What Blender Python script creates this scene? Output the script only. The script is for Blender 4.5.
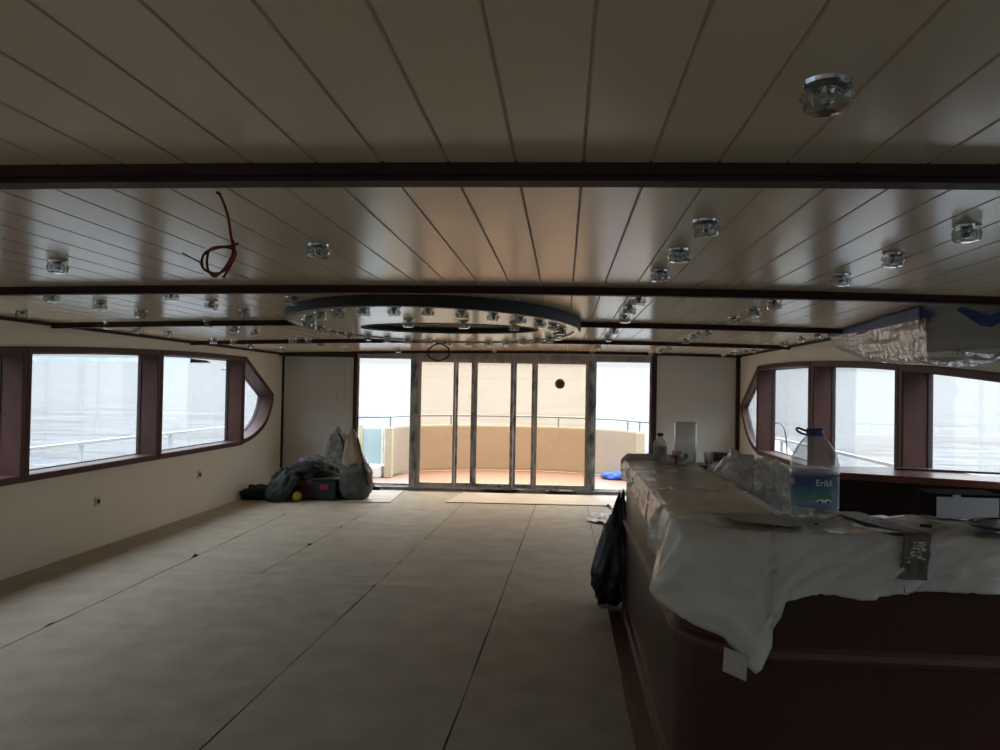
import bpy, bmesh, math, random
from mathutils import Vector, Matrix, noise
from mathutils.geometry import tessellate_polygon
random.seed(7)
PI = math.pi
for o in list(bpy.data.objects): bpy.data.objects.remove(o)
S = bpy.context.scene
COL = S.collection

# ------------------------------------------------------------------ camera
yaw, pitch, roll, FPX = math.atan(64.3/800), math.atan(13.85/800), .018, 800
Fw = Vector((-math.sin(yaw)*math.cos(pitch), math.cos(yaw)*math.cos(pitch), math.sin(pitch)))
R0 = Vector((math.cos(yaw), math.sin(yaw), 0)); U0 = R0.cross(Fw)
Rt = R0*math.cos(roll) + U0*math.sin(roll); Up = U0*math.cos(roll) - R0*math.sin(roll)
cd = bpy.data.cameras.new('camera'); cam = bpy.data.objects.new('camera', cd); COL.objects.link(cam)
cd.sensor_width = 36; cd.lens = 36*FPX/1000; cd.clip_start = .05; cd.clip_end = 5000
M4 = Matrix((Rt, Up, -Fw)).transposed().to_4x4(); M4.translation = (0, 0, 1.6); cam.matrix_world = M4
S.camera = cam

# ------------------------------------------------------------------ sky and exposure
S.view_settings.view_transform = 'Standard'; S.view_settings.look = 'None'
S.view_settings.gamma = 1; S.view_settings.use_curve_mapping = False
S.view_settings.exposure = 0.25
SKY_SIDE, SKY_AFT, ZENITH = .375, .85, 21
W = bpy.data.worlds.new('overcast'); S.world = W; W.use_nodes = True
nt = W.node_tree; nt.nodes.clear()
tc = nt.nodes.new('ShaderNodeTexCoord'); dot = nt.nodes.new('ShaderNodeVectorMath'); dot.operation = 'DOT_PRODUCT'
dot.inputs[1].default_value = (0.08, 1, .1)
mr = nt.nodes.new('ShaderNodeMapRange'); mr.inputs[1].default_value = .55; mr.inputs[2].default_value = .95
mr.interpolation_type = 'SMOOTHSTEP'
mx = nt.nodes.new('ShaderNodeMix'); mx.data_type = 'RGBA'
mx.inputs[6].default_value = (.84*SKY_SIDE, .93*SKY_SIDE, 1.04*SKY_SIDE, 1)
mx.inputs[7].default_value = (.98*SKY_AFT, .99*SKY_AFT, 1.0*SKY_AFT, 1)
bg = nt.nodes.new('ShaderNodeBackground'); wo = nt.nodes.new('ShaderNodeOutputWorld')
nt.links.new(tc.outputs['Generated'], dot.inputs[0]); nt.links.new(dot.outputs['Value'], mr.inputs[0])
sxy = nt.nodes.new('ShaderNodeSeparateXYZ'); nt.links.new(tc.outputs['Generated'], sxy.inputs[0])
el = nt.nodes.new('ShaderNodeMapRange'); el.inputs[1].default_value = .14; el.inputs[2].default_value = .85   # overcast: brighter overhead
el.inputs[3].default_value = 1; el.inputs[4].default_value = ZENITH; nt.links.new(sxy.outputs['Z'], el.inputs[0]); nt.links.new(el.outputs[0], bg.inputs[1])
nt.links.new(mr.outputs[0], mx.inputs[0]); nt.links.new(mx.outputs[2], bg.inputs[0]); nt.links.new(bg.outputs[0], wo.inputs[0])

# ------------------------------------------------------------------ materials
MATS = {}
def mat(name, col, rough=.5, metal=0, spec=.5, coat=0, bump=0, bscale=20, vary=0, vscale=3, stretch=(1,1,1), trans=0, ior=1.45, coatr=.1, sss=0, alpha=1):
    m = bpy.data.materials.new(name); m.use_nodes = True; n = m.node_tree.nodes; L = m.node_tree.links
    b = n['Principled BSDF']
    b.inputs['Base Color'].default_value = (*col, 1); b.inputs['Roughness'].default_value = rough
    b.inputs['Metallic'].default_value = metal; b.inputs['Specular IOR Level'].default_value = spec
    b.inputs['Coat Weight'].default_value = coat; b.inputs['Coat Roughness'].default_value = coatr
    b.inputs['Transmission Weight'].default_value = trans; b.inputs['IOR'].default_value = ior
    b.inputs['Alpha'].default_value = alpha
    t = n.new('ShaderNodeTexCoord'); mp = n.new('ShaderNodeMapping'); mp.inputs['Scale'].default_value = stretch
    L.new(t.outputs['Object'], mp.inputs[0])
    if vary:
        nz = n.new('ShaderNodeTexNoise'); nz.inputs['Scale'].default_value = vscale; nz.inputs['Detail'].default_value = 6
        L.new(mp.outputs[0], nz.inputs['Vector'])
        hs = n.new('ShaderNodeMapRange'); hs.inputs[1].default_value = .3; hs.inputs[2].default_value = .7
        hs.inputs[3].default_value = 1-vary; hs.inputs[4].default_value = 1+vary
        L.new(nz.outputs[0], hs.inputs[0])
        mm = n.new('ShaderNodeVectorMath'); mm.operation = 'MULTIPLY'; mm.inputs[0].default_value = col
        L.new(hs.outputs[0], mm.inputs[1]); L.new(mm.outputs[0], b.inputs['Base Color'])
    if bump:
        nb = n.new('ShaderNodeTexNoise'); nb.inputs['Scale'].default_value = bscale; nb.inputs['Detail'].default_value = 4
        L.new(mp.outputs[0], nb.inputs['Vector'])
        bp = n.new('ShaderNodeBump'); bp.inputs['Strength'].default_value = bump; bp.inputs['Distance'].default_value = .02
        L.new(nb.outputs[0], bp.inputs['Height']); L.new(bp.outputs[0], b.inputs['Normal'])
    MATS[name] = m
    return m
def glass(name, tint, refl=1.0, rough=0.0, haze=0.0, hazecol=(.8,.8,.8), bump=0, bscale=30):
    m = bpy.data.materials.new(name); m.use_nodes = True; n = m.node_tree.nodes; L = m.node_tree.links
    n.clear(); out = n.new('ShaderNodeOutputMaterial')
    tr = n.new('ShaderNodeBsdfTransparent'); tr.inputs[0].default_value = (*tint, 1)
    gl = n.new('ShaderNodeBsdfGlossy'); gl.inputs['Roughness'].default_value = rough
    fr = n.new('ShaderNodeLayerWeight'); fr.inputs[0].default_value = .5
    pw_ = n.new('ShaderNodeMath'); pw_.operation = 'POWER'; pw_.inputs[1].default_value = 5; L.new(fr.outputs['Facing'], pw_.inputs[0])
    ma = n.new('ShaderNodeMath'); ma.operation = 'MULTIPLY_ADD'; ma.inputs[1].default_value = .96; ma.inputs[2].default_value = .04; L.new(pw_.outputs[0], ma.inputs[0])
    mu = n.new('ShaderNodeMath'); mu.operation = 'MULTIPLY'; mu.inputs[1].default_value = refl; mu.use_clamp = True
    L.new(ma.outputs[0], mu.inputs[0])
    mix = n.new('ShaderNodeMixShader'); L.new(mu.outputs[0], mix.inputs[0]); L.new(tr.outputs[0], mix.inputs[1]); L.new(gl.outputs[0], mix.inputs[2])
    last = mix
    if haze:
        df = n.new('ShaderNodeBsdfDiffuse'); df.inputs[0].default_value = (*hazecol, 1)
        tl = n.new('ShaderNodeBsdfTranslucent'); tl.inputs[0].default_value = (*hazecol, 1)
        ad = n.new('ShaderNodeMixShader'); ad.inputs[0].default_value = .5; L.new(df.outputs[0], ad.inputs[1]); L.new(tl.outputs[0], ad.inputs[2])
        m2 = n.new('ShaderNodeMixShader'); m2.inputs[0].default_value = haze
        L.new(mix.outputs[0], m2.inputs[1]); L.new(ad.outputs[0], m2.inputs[2]); last = m2
    if bump:
        t = n.new('ShaderNodeTexCoord'); nb = n.new('ShaderNodeTexNoise'); nb.inputs['Scale'].default_value = bscale; nb.inputs['Detail'].default_value = 3
        L.new(t.outputs['Object'], nb.inputs['Vector'])
        bp = n.new('ShaderNodeBump'); bp.inputs['Strength'].default_value = bump; bp.inputs['Distance'].default_value = .03
        L.new(nb.outputs[0], bp.inputs['Height']); L.new(bp.outputs[0], gl.inputs['Normal'])
    L.new(last.outputs[0], out.inputs[0])
    MATS[name] = m
    return m
lacquer = mat('cream_lacquer', (.66,.535,.365), .20, spec=.42, bump=.06, bscale=3, vary=.04, vscale=1.5, stretch=(1,.5,1), coat=.0)
groove_m = mat('groove_paint', (.50,.41,.30), .5)
wallm = mat('cream_wall', (.86,.79,.67), .42, vary=.03, vscale=1.2)
backm = mat('shaded_wall_panel', (.60,.59,.545), .38, vary=.04, vscale=1.5)  # same cream paint as the side walls, its shade put into the grey
maho = mat('mahogany', (.085,.030,.022), .3, vary=.25, vscale=5, stretch=(6,1,1), coat=.3)
mahoz = mat('mahogany_upright', (.095,.036,.028), .32, vary=.2, vscale=6, stretch=(4,4,.5), coat=.25)
framem = mat('mahogany_window', (.098,.044,.036), .5, vary=.12, vscale=5, spec=.22)
beamm = mat('mahogany_beam', (.050,.026,.022), .55, vary=.15, vscale=5, spec=.15)
barm = mat('bar_mahogany', (.050,.016,.012), .35, vary=.15, vscale=3, stretch=(3,3,.6), spec=.45)
ledgem = mat('ledge_mahogany', (.19,.07,.05), .25, vary=.15, vscale=3, coat=.3)
darkm = mat('dark_plank', (.02,.018,.018), .5)
floorm = mat('floor_underlay', (.05,.042,.035), .7)
feltm = mat('felt_sheet', (.40,.345,.265), .75, vary=.10, vscale=3.5, bump=.12, bscale=60, spec=.2)
feltb = mat('felt_sheet_worn', (.375,.32,.24), .72, vary=.12, vscale=4.5, bump=.12, bscale=60, spec=.3)
cardm = mat('hardboard', (.47,.38,.29), .6, vary=.06, vscale=4)
steel = mat('brushed_steel', (.46,.43,.39), .4, metal=.4, vary=.3, vscale=9, stretch=(1,1,.3), bump=.03)
steeld = mat('filmed_steel', (.36,.365,.375), .42, metal=.3, vary=.75, vscale=11, stretch=(1,1,.5))
chrome = mat('chrome', (.75,.76,.78), .08, metal=1)
gun = mat('ring_fascia', (.030,.028,.027), .55, spec=.3)
rimm = mat('ring_rim', (.42,.36,.30), .25, coat=.3)
blackm = mat('black_plastic', (.012,.012,.013), .35)
wirered = mat('red_cable', (.20,.012,.010), .4)
wireblk = mat('black_cable', (.015,.015,.016), .45)
white = mat('white_card', (.72,.74,.76), .55, vary=.03, vscale=8)
socketm = mat('socket_white', (.62,.58,.50), .35)
sheetm = mat('milky_plastic_sheet', (.64,.62,.56), .24, spec=.7, bump=.6, bscale=9, vary=.10, vscale=4)
foilm = mat('brown_wrapper', (.13,.105,.085), .35, vary=.25, vscale=30, bump=.3, bscale=60)
fleckm = mat('silver_print', (.8,.78,.74), .35)
bagblack = mat('black_bag_plastic', (.010,.011,.013), .28, spec=.6, bump=.5, bscale=18)
navy = mat('navy_fabric', (.010,.011,.017), .8, bump=.3, bscale=30)
teal = mat('teal_fabric', (.016,.022,.023), .8, vary=.3, vscale=9, bump=.3, bscale=30)
greycloth = mat('grey_cloth', (.052,.060,.056), .85, vary=.35, vscale=12, bump=.4, bscale=30)
camo = mat('pale_patterned_cloth', (.13,.12,.105), .85, vary=.6, vscale=16, bump=.3, bscale=30)
yellowm = mat('yellow_plastic', (.42,.27,.05), .4)
redm = mat('red_fabric', (.07,.014,.016), .6, vary=.3, vscale=15)
redl = mat('red_label', (.30,.02,.025), .5)
boxgreen = mat('dark_green_plastic', (.009,.017,.018), .45)
sackm = mat('beige_sack', (.34,.27,.20), .7, vary=.2, vscale=8, bump=.4, bscale=14)
sackg = mat('green_grey_sack', (.075,.078,.066), .6, vary=.35, vscale=10, bump=.4, bscale=14)
bluetape = mat('blue_tape', (.022,.060,.19), .5, vary=.15, vscale=20)
bluecap = mat('blue_cap', (.02,.035,.16), .3)
papm = mat('paper', (.62,.58,.52), .6)
clothblue = mat('blue_cloth', (.06,.14,.65), .7)
deckm = mat('orange_deck', (.30,.165,.115), .55, vary=.06, vscale=3)
bulm = mat('tan_bulwark', (.35,.26,.175), .6, vary=.05, vscale=2)
bulc = mat('cream_capping', (.50,.42,.28), .55)
hullw = mat('white_paint', (.72,.72,.70), .4)
gatem = mat('pale_blue_panel', (.36,.47,.50), .5)
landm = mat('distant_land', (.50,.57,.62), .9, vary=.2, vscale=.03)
pane_clear = glass('window_glass', (.90,.93,.95), 1.0)
pane_warm = glass('warm_tinted_glass', (.92,.84,.74), 1.0)
pane_open = glass('clear_pane', (.95,.98,.99), .8)
lampglass = glass('cut_glass', (.80,.82,.80), 2.6, rough=.03, bump=.0)
petm = glass('clear_pet', (.88,.90,.90), 3.0, rough=.05, haze=.11, hazecol=(.9,.92,.95), bump=.35, bscale=30)
petmilk = glass('hazy_pet', (.85,.85,.84), 1.5, rough=.1, haze=.32, hazecol=(.7,.66,.62))
cylm = glass('clear_cylinder', (.93,.93,.92), 2.6, rough=.06, haze=.12, hazecol=(.9,.9,.88))
filmm = glass('crumpled_film', (.92,.92,.90), 2.4, rough=.13, haze=.34, hazecol=(.92,.91,.86), bump=.9, bscale=16)
wrapm = glass('wrap_film', (.95,.95,.94), 3.2, rough=.14, haze=.17, hazecol=(.85,.82,.76), bump=1.0, bscale=12)
hoodm = mat('wrapped_panel', (.34,.31,.26), .35, vary=.25, vscale=5, bump=.4, bscale=6)
hoodp = mat('wrapped_peach_panel', (.50,.36,.26), .4, vary=.3, vscale=8, bump=.3, bscale=8)

# sea: choppy grey water
sea = mat('sea_water', (.032,.040,.046), .16, spec=.5, ior=1.33)
n = sea.node_tree.nodes; L = sea.node_tree.links; b = n['Principled BSDF']
t = n.new('ShaderNodeTexCoord'); mp = n.new('ShaderNodeMapping'); mp.inputs['Scale'].default_value = (.5, 1, 1)
L.new(t.outputs['Object'], mp.inputs[0])
n1 = n.new('ShaderNodeTexNoise'); n1.inputs['Scale'].default_value = .6; n1.inputs['Detail'].default_value = 8; n1.inputs['Roughness'].default_value = .6
L.new(mp.outputs[0], n1.inputs['Vector'])
bp = n.new('ShaderNodeBump'); bp.inputs['Strength'].default_value = .32; bp.inputs['Distance'].default_value = .8
L.new(n1.outputs[0], bp.inputs['Height']); L.new(bp.outputs[0], b.inputs['Normal'])
n2 = n.new('ShaderNodeTexNoise'); n2.inputs['Scale'].default_value = .30; n2.inputs['Detail'].default_value = 7
L.new(mp.outputs[0], n2.inputs['Vector'])
mrr = n.new('ShaderNodeMapRange'); mrr.inputs[1].default_value = .38; mrr.inputs[2].default_value = .62; mrr.inputs[3].default_value = .3; mrr.inputs[4].default_value = 1.6
vm = n.new('ShaderNodeVectorMath'); vm.operation = 'MULTIPLY'; vm.inputs[0].default_value = (.032,.040,.046)
L.new(n2.outputs[0], mrr.inputs[0]); L.new(mrr.outputs[0], vm.inputs[1]); L.new(vm.outputs[0], b.inputs['Base Color'])

# ------------------------------------------------------------------ mesh helpers
class MB:
    def __init__(s): s.v = []; s.f = []; s.mi = []; s.cur = 0
    def add(s, vs, fs):
        k = len(s.v); s.v += [tuple(v) for v in vs]; s.f += [tuple(i+k for i in f) for f in fs]; s.mi += [s.cur]*len(fs); return s
    def box(s, a, b, fn=None):
        x0,y0,z0 = a; x1,y1,z1 = b
        vs = [(x0,y0,z0),(x1,y0,z0),(x1,y1,z0),(x0,y1,z0),(x0,y0,z1),(x1,y0,z1),(x1,y1,z1),(x0,y1,z1)]
        if fn: vs = [fn(*v) for v in vs]
        return s.add(vs, [(0,3,2,1),(4,5,6,7),(0,1,5,4),(1,2,6,5),(2,3,7,6),(3,0,4,7)])
    def prism(s, poly, fn, d0, d1, holes=()):
        """poly (and holes) in 2D; fn(u, v, d) -> 3D"""
        loops = [list(poly)] + [list(h) for h in holes]
        tris = tessellate_polygon([[Vector((p[0], p[1], 0)) for p in l] for l in loops])
        flat = [p for l in loops for p in l]; N = len(flat)
        vs = [fn(p[0], p[1], d0) for p in flat] + [fn(p[0], p[1], d1) for p in flat]
        fs = [tuple(t) for t in tris] + [tuple(i+N for i in reversed(t)) for t in tris]
        k = 0
        for l in loops:
            m = len(l)
            for i in range(m):
                a_, b_ = k+i, k+(i+1) % m
                fs.append((a_, b_, b_+N, a_+N))
            k += m
        return s.add(vs, fs)
    def lathe(s, prof, c=(0,0,0), n=32, cap=True, mod=None):
        vs = []; fs = []
        for r, z in prof:
            for i in range(n):
                a_ = 2*PI*i/n; rr = r*(mod(a_, z) if mod else 1)
                vs.append((c[0]+rr*math.cos(a_), c[1]+rr*math.sin(a_), c[2]+z))
        for j in range(len(prof)-1):
            for i in range(n):
                fs.append((j*n+i, j*n+(i+1) % n, (j+1)*n+(i+1) % n, (j+1)*n+i))
        if cap:
            fs.append(tuple(reversed(range(n)))); fs.append(tuple((len(prof)-1)*n+i for i in range(n)))
        return s.add(vs, fs)
    def tube(s, pts, r, n=8, closed=False):
        pts = [Vector(p) for p in pts]; m = len(pts); vs = []; fs = []; nrm = None
        for i, p in enumerate(pts):
            if closed: t_ = pts[(i+1) % m]-pts[i-1]
            else: t_ = pts[min(i+1, m-1)]-pts[max(i-1, 0)]
            t_.normalize()
            if nrm is None: nrm = t_.orthogonal().normalized()
            else: nrm = (nrm - t_*nrm.dot(t_)).normalized()
            bn = t_.cross(nrm); rr = r(i/(m-1)) if callable(r) else r
            for k in range(n):
                a_ = 2*PI*k/n; vs.append(p + nrm*rr*math.cos(a_) + bn*rr*math.sin(a_))
        for i in range(m if closed else m-1):
            for k in range(n):
                fs.append((i*n+k, i*n+(k+1) % n, ((i+1) % m)*n+(k+1) % n, ((i+1) % m)*n+k))
        if not closed:
            fs.append(tuple(reversed(range(n)))); fs.append(tuple((m-1)*n+k for k in range(n)))
        return s.add(vs, fs)
    def grid(s, fn, nu, nv):
        vs = [fn(i/nu, j/nv) for j in range(nv+1) for i in range(nu+1)]
        fs = [(j*(nu+1)+i, j*(nu+1)+i+1, (j+1)*(nu+1)+i+1, (j+1)*(nu+1)+i) for j in range(nv) for i in range(nu)]
        return s.add(vs, fs)
    def build(s, name, m, parent=None, smooth=False, bevel=0, solid=0, recalc=True):
        me = bpy.data.meshes.new(name); me.from_pydata(s.v, [], s.f); me.validate()
        ms = m if isinstance(m, (list, tuple)) else [m]
        for q in ms: me.materials.append(q)
        if len(ms) > 1 and len(me.polygons) == len(s.mi):
            for p, k in zip(me.polygons, s.mi): p.material_index = k
        if recalc:
            bm = bmesh.new(); bm.from_mesh(me); bmesh.ops.recalc_face_normals(bm, faces=bm.faces); bm.to_mesh(me); bm.free()
        if smooth:
            for p in me.polygons: p.use_smooth = True
        o = bpy.data.objects.new(name, me); COL.objects.link(o)
        if parent: o.parent = parent
        if solid:
            md = o.modifiers.new('solid', 'SOLIDIFY'); md.thickness = solid; md.offset = 0
        if bevel:
            md = o.modifiers.new('bevel', 'BEVEL'); md.width = bevel; md.segments = 2; md.limit_method = 'ANGLE'
        return o
def tag(o, label=None, cat=None, group=None, kind=None):
    if label: o['label'] = label
    if cat: o['category'] = cat
    if group: o['group'] = group
    if kind: o['kind'] = kind
    return o
def thing(name, loc, label, cat, group=None, rz=0, kind=None):
    o = bpy.data.objects.new(name, None); COL.objects.link(o); o.location = loc; o.rotation_euler.z = rz
    return tag(o, label, cat, group, kind)
def struct(o, label=None):
    o['kind'] = 'structure'
    if label: o['label'] = label
    return o
def copy_tree(o, parent=None):
    c = o.copy(); COL.objects.link(c)
    if parent: c.parent = parent
    for ch in [q for q in o.children]:
        copy_tree(ch, c)
    return c
def nz(x, y=0, z=0): return noise.noise(Vector((x, y, z)))
def blob(mb, c, size, seed=0, amp=.12, freq=2.2, power=2.5, nu=36, nv=22, fold=0, zmin=None, sub=None):
    """soft lumpy body: superellipsoid with folds, flattened where it rests"""
    vs = []; fs = []
    def sp(v, e): return math.copysign(abs(v)**e, v)
    e = 2/power
    for j in range(nv+1):
        ph = -PI/2 + PI*j/nv
        for i in range(nu):
            th = 2*PI*i/nu
            d = Vector((sp(math.cos(ph), e)*sp(math.cos(th), e), sp(math.cos(ph), e)*sp(math.sin(th), e), sp(math.sin(ph), e)))
            q = 1 + amp*nz(d.x*freq+seed, d.y*freq, d.z*freq) + fold*abs(nz(d.x*freq*3+seed, d.y*freq*3+5, d.z*freq*2))
            p = Vector((d.x*size[0]/2*q, d.y*size[1]/2*q, d.z*size[2]/2*q))
            if sub: p = sub(p)
            p += Vector(c)
            if zmin is not None and p.z < zmin: p.z = zmin
            vs.append(p)
    for j in range(nv):
        for i in range(nu):
            fs.append((j*nu+i, j*nu+(i+1) % nu, (j+1)*nu+(i+1) % nu, (j+1)*nu+i))
    return mb.add(vs, fs)
def arc(cx, cy, r, a0, a1, n): return [(cx+r*math.cos(a0+(a1-a0)*i/n), cy+r*math.sin(a0+(a1-a0)*i/n)) for i in range(n+1)]

# ------------------------------------------------------------------ dimensions of the saloon
XL, XR, YN, YB, SK = -4.45, 2.70, -2.6, 12.55, .033
def ceil_z(x): return 2.20 - .004*(x-.5)**2

# ------------------------------------------------------------------ floor and ceiling
struct(MB().box((XL-.3, YN-.2, -.12), (XR+.3, YB+.4, 0)).build('floor', floorm), 'dark floor under brown protective sheets')
mb = MB()
PW = .177; n0 = int((XL-.3-.04)//PW); n1_ = int((XR+.3-.04)//PW)+1
prof = []
for k in range(n0, n1_):
    x0 = .04+PW*k; g = .0050
    prof += [(x0-g, 0, 1), (x0-g*.3, .0038, 1), (x0+g*.3, .0038, 0), (x0+g, 0, 0)]
vs = []; fs = []; mi = []
for (x, dz, _) in prof: vs += [(x, YN-.2, ceil_z(x)+dz), (x, YB+.35, ceil_z(x)+dz)]
for i in range(len(prof)-1):
    fs.append((2*i, 2*i+1, 2*i+3, 2*i+2)); mi.append(0 if i % 4 == 3 else 1)
mb.add(vs, fs); mb.mi = mi
N = len(prof)
ob = mb.build('ceiling', [lacquer, groove_m], recalc=False)
ob.data.flip_normals() if ob.data.polygons[0].normal.z > 0 else None
md = ob.modifiers.new('thickness', 'SOLIDIFY'); md.thickness = .06; md.offset = -1
struct(ob, 'glossy cream plank ceiling')

# ceiling beams (mahogany trims across the planks)
def beam(name, y, segs, w=.055, h=.045, label=None, sk=SK):
    mb = MB()
    for xa, xb in segs:
        st = 14
        for i in range(st):
            a_, b_ = xa+(xb-xa)*i/st, xa+(xb-xa)*(i+1)/st
            for (w0, w1, h0, h1) in ((0, w, -.02, h*.62), (.008, w-.008, h*.62, h*.8), (-.004, w+.004, h*.8, h)):
                vs = []
                for x in (a_, b_):
                    yy = y+sk*x; z = ceil_z(x)
                    vs += [(x, yy+w0, z-h0), (x, yy+w1, z-h0), (x, yy+w1, z-h1), (x, yy+w0, z-h1)]
                fs = [(0,1,5,4),(1,2,6,5),(2,3,7,6),(3,0,4,7)]
                if i == 0: fs.append((0,3,2,1))
                if i == st-1: fs.append((4,5,6,7))
                mb.add(vs, fs)
    return struct(mb.build(name, beamm), label)
beam('trim_1', 2.10, [(XL, XR)], w=.06, h=.05, label='dark mahogany ceiling beam nearest the viewer')
beam('trim_2', 4.65, [(XL, XR)], sk=.07, label='dark mahogany ceiling beam, second from the viewer')
beam('trim_3', 7.03, [(XL, -2.30), (.13, XR)], sk=.095, label='dark mahogany ceiling beam cut by the oval ring')
beam('trim_4', 9.60, [(XL, XR)], sk=.09, label='dark mahogany ceiling beam, fourth from the viewer')
beam('trim_5', 12.33, [(XL, XR)], w=.08, h=.04, label='dark ceiling beam along the back wall')

for nm, x0, x1 in (('trim_15', XL-.0, XL+.025), ('trim_16', XR-.025, XR)):
    mb = MB().box((x0, 2.4, ceil_z(x0)-.028), (x1, YB-.2, ceil_z(x0)+.004)); struct(mb.build(nm, beamm, bevel=.003), 'thin dark moulding where %s wall meets the ceiling' % ('left' if x0 < 0 else 'right'))
# ------------------------------------------------------------------ side walls with window bands
def side(name, X, th, sgn, trimtop, band, openings, tip_in, corner_y, label):
    def fn(u, v, d): return (X+sgn*d, u, v)
    def fh(u, v, d): return (X+sgn*d, u, v)
    outer = [(YN, 0), (corner_y, 0), (corner_y, ceil_z(X)+.03), (YN, ceil_z(X)+.03)]
    w = MB().prism(outer, fn, 0, th, [band]).build(name, wallm)
    return struct(w, label)
def topL(y): return max(1.74, 1.985-.0065*max(0, 10.3-y)**2)
def topR(y): return max(1.72, 1.99-.0075*max(0, 10.8-y)**2)
def band_poly(ys, y_end_top, tipc, top, zb=.77, grow=0):
    # tipc: curved stern end, bottom to top
    b = [(ys, zb), (tipc[0][0], zb)] + tipc[1:]
    n = 24
    b += [(y_end_top+(ys-y_end_top)*i/n, top(y_end_top+(ys-y_end_top)*i/n)) for i in range(n+1)]
    return b
tipL = [(10.68,.77),(11.05,.80),(11.38,.88),(11.65,1.0),(11.81,1.14),(11.92,1.30),(11.96,1.46)]
tipR = [(11.27,.77),(11.60,.81),(11.85,.89),(12.07,1.01),(12.22,1.14),(12.38,1.28),(12.45,1.42)]
def shrink(poly, d):
    # move a polygon inwards by d (counter-clockwise in y,z)
    n = len(poly); out = []
    area = sum(poly[i][0]*poly[(i+1) % n][1]-poly[(i+1) % n][0]*poly[i][1] for i in range(n))
    sg = 1 if area > 0 else -1
    for i in range(n):
        p0, p1, p2 = Vector(poly[i-1]), Vector(poly[i]), Vector(poly[(i+1) % n])
        a_ = (p1-p0).normalized(); b_ = (p2-p1).normalized()
        na = Vector((-a_.y, a_.x))*sg; nb = Vector((-b_.y, b_.x))*sg
        m = (na+nb); m.normalize(); k = d/max(.45, m.dot(na)); q = p1+m*k
        out.append((q.x, q.y))
    return out
def ring_mesh(mb, pin, pout, fn, prof):
    """frame swept between an inner and an outer outline; prof: list of (t, depth), t 0 inner .. 1 outer"""
    n = len(pin); vs = []; fs = []; m = len(prof)
    for t_, d in prof:
        for a_, b_ in zip(pin, pout):
            vs.append(fn(a_[0]+(b_[0]-a_[0])*t_, a_[1]+(b_[1]-a_[1])*t_, d))
    for j in range(m):
        for i in range(n):
            fs.append((j*n+i, j*n+(i+1) % n, ((j+1) % m)*n+(i+1) % n, ((j+1) % m)*n+i))
    mb.add(vs, fs)
def side_window(k, X, sgn, y0, y1, top, outer=None, inner=None, e0=.055, e1=.055, label='', pd=.178, fd=.215):
    if inner is None:
        n = 8
        inner = [(y0, .815), (y1, .815)] + [(y1+(y0-y1)*i/n, top(y1+(y0-y1)*i/n)-.06) for i in range(n+1)]
        outer = [(y0-e0, .755), (y1+e1, .755)] + [((y1+e1)+((y0-e0)-(y1+e1))*i/n, top((y1+e1)+((y0-e0)-(y1+e1))*i/n)) for i in range(n+1)]
    fn = lambda u, v, d: (X+sgn*d, u, v)
    w = thing('window_%d' % k, (0,0,0), label, None); w['kind'] = 'structure'
    if 'category' in w: del w['category']
    mb = MB(); ring_mesh(mb, inner, outer, fn, [(0,-.012),(.12,-.022),(.88,-.022),(1,-.014),(1,fd),(0,fd)])
    mb.build('window_frame', framem, w)
    # black gasket close to the pane
    g_in = shrink(inner, .009); mb = MB(); ring_mesh(mb, g_in, inner, fn, [(0,pd-.006),(.95,pd-.006),(.95,pd+.016),(0,pd+.016)])
    mb.build('gasket', darkm, w)
    mb = MB().prism(shrink(inner, .004), fn, pd, pd+.008); mb.build('pane', pane_clear, w)
    return w
bandL = band_poly(-2.33, 10.88, tipL, topL); bandR = band_poly(-2.10, 11.30, tipR, topR)
side('wall_left', XL, .19, -1, topL, shrink(bandL, .02), None, None, YB+SK*XL+.02, 'cream left wall with a band of windows')
side('wall_right', XR, .09, 1, topR, shrink(bandR, .02), None, None, YB+SK*XR+.02, 'cream right wall with a band of windows')
side_window(1, XL, -1, 1.95, 4.04, topL, label='mahogany framed left window beside the viewer')
side_window(2, XL, -1, 4.15, 6.24, topL, label='mahogany framed left window cut by the left edge')
side_window(3, XL, -1, 6.35, 8.43, topL, label='large left window, mahogany frame, first fully in view')
side_window(4, XL, -1, 8.55, 10.72, topL, e0=.06, label='left window between the large one and the pointed one')
def tip_window(k, X, sgn, tip, ytop, y0, top, label, pd=.178):
    low = [Vector((y0-.055, .768, 0))] + [Vector((p[0], p[1], 0)) for p in tip if p[0] > y0+.05]
    fine = []
    for i in range(len(low)-1):
        p0, p1, p2, p3 = low[max(i-1, 0)], low[i], low[i+1], low[min(i+2, len(low)-1)]
        for q in range(3):
            s_ = q/3; v_ = .5*((2*p1)+(p2-p0)*s_+(2*p0-5*p1+4*p2-p3)*s_*s_+(3*p1-p0-3*p2+p3)*s_**3); fine.append((v_.x, v_.y))
    out = fine + [tuple(low[-1][:2]), (ytop, top(ytop)), (y0-.055, top(y0))]
    inn = shrink(out, .065)
    inn[0] = (y0, inn[0][1]); inn[-1] = (y0, inn[-1][1])
    return side_window(k, X, sgn, 0, 0, top, outer=out, inner=inn, label=label, pd=pd, fd=pd+.03 if pd < .1 else .215)
side_window(15, XL, -1, -.25, 1.84, topL, label='unseen left window added for light behind the viewer')  # unseen side windows from here aft of the camera, added to brighten the near ceiling
side_window(16, XL, -1, -2.25, -.36, topL, label='unseen left window added for light far behind the viewer')
side_window(17, XR, 1, .0, 2.09, topR, label='unseen right window added for light behind the viewer')
side_window(18, XR, 1, -2.02, -.11, topR, label='unseen right window added for light far behind the viewer')
tip_window(5, XL, -1, tipL, 10.88, 10.83, topL, 'pointed left window with curved lower edge near back wall')
side_window(6, XR, 1, 2.20, 4.29, topR, label='mahogany framed right window beside the viewer')
side_window(7, XR, 1, 4.40, 6.59, topR, e1=.08, label='right window cut by the right edge of the picture')
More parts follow.
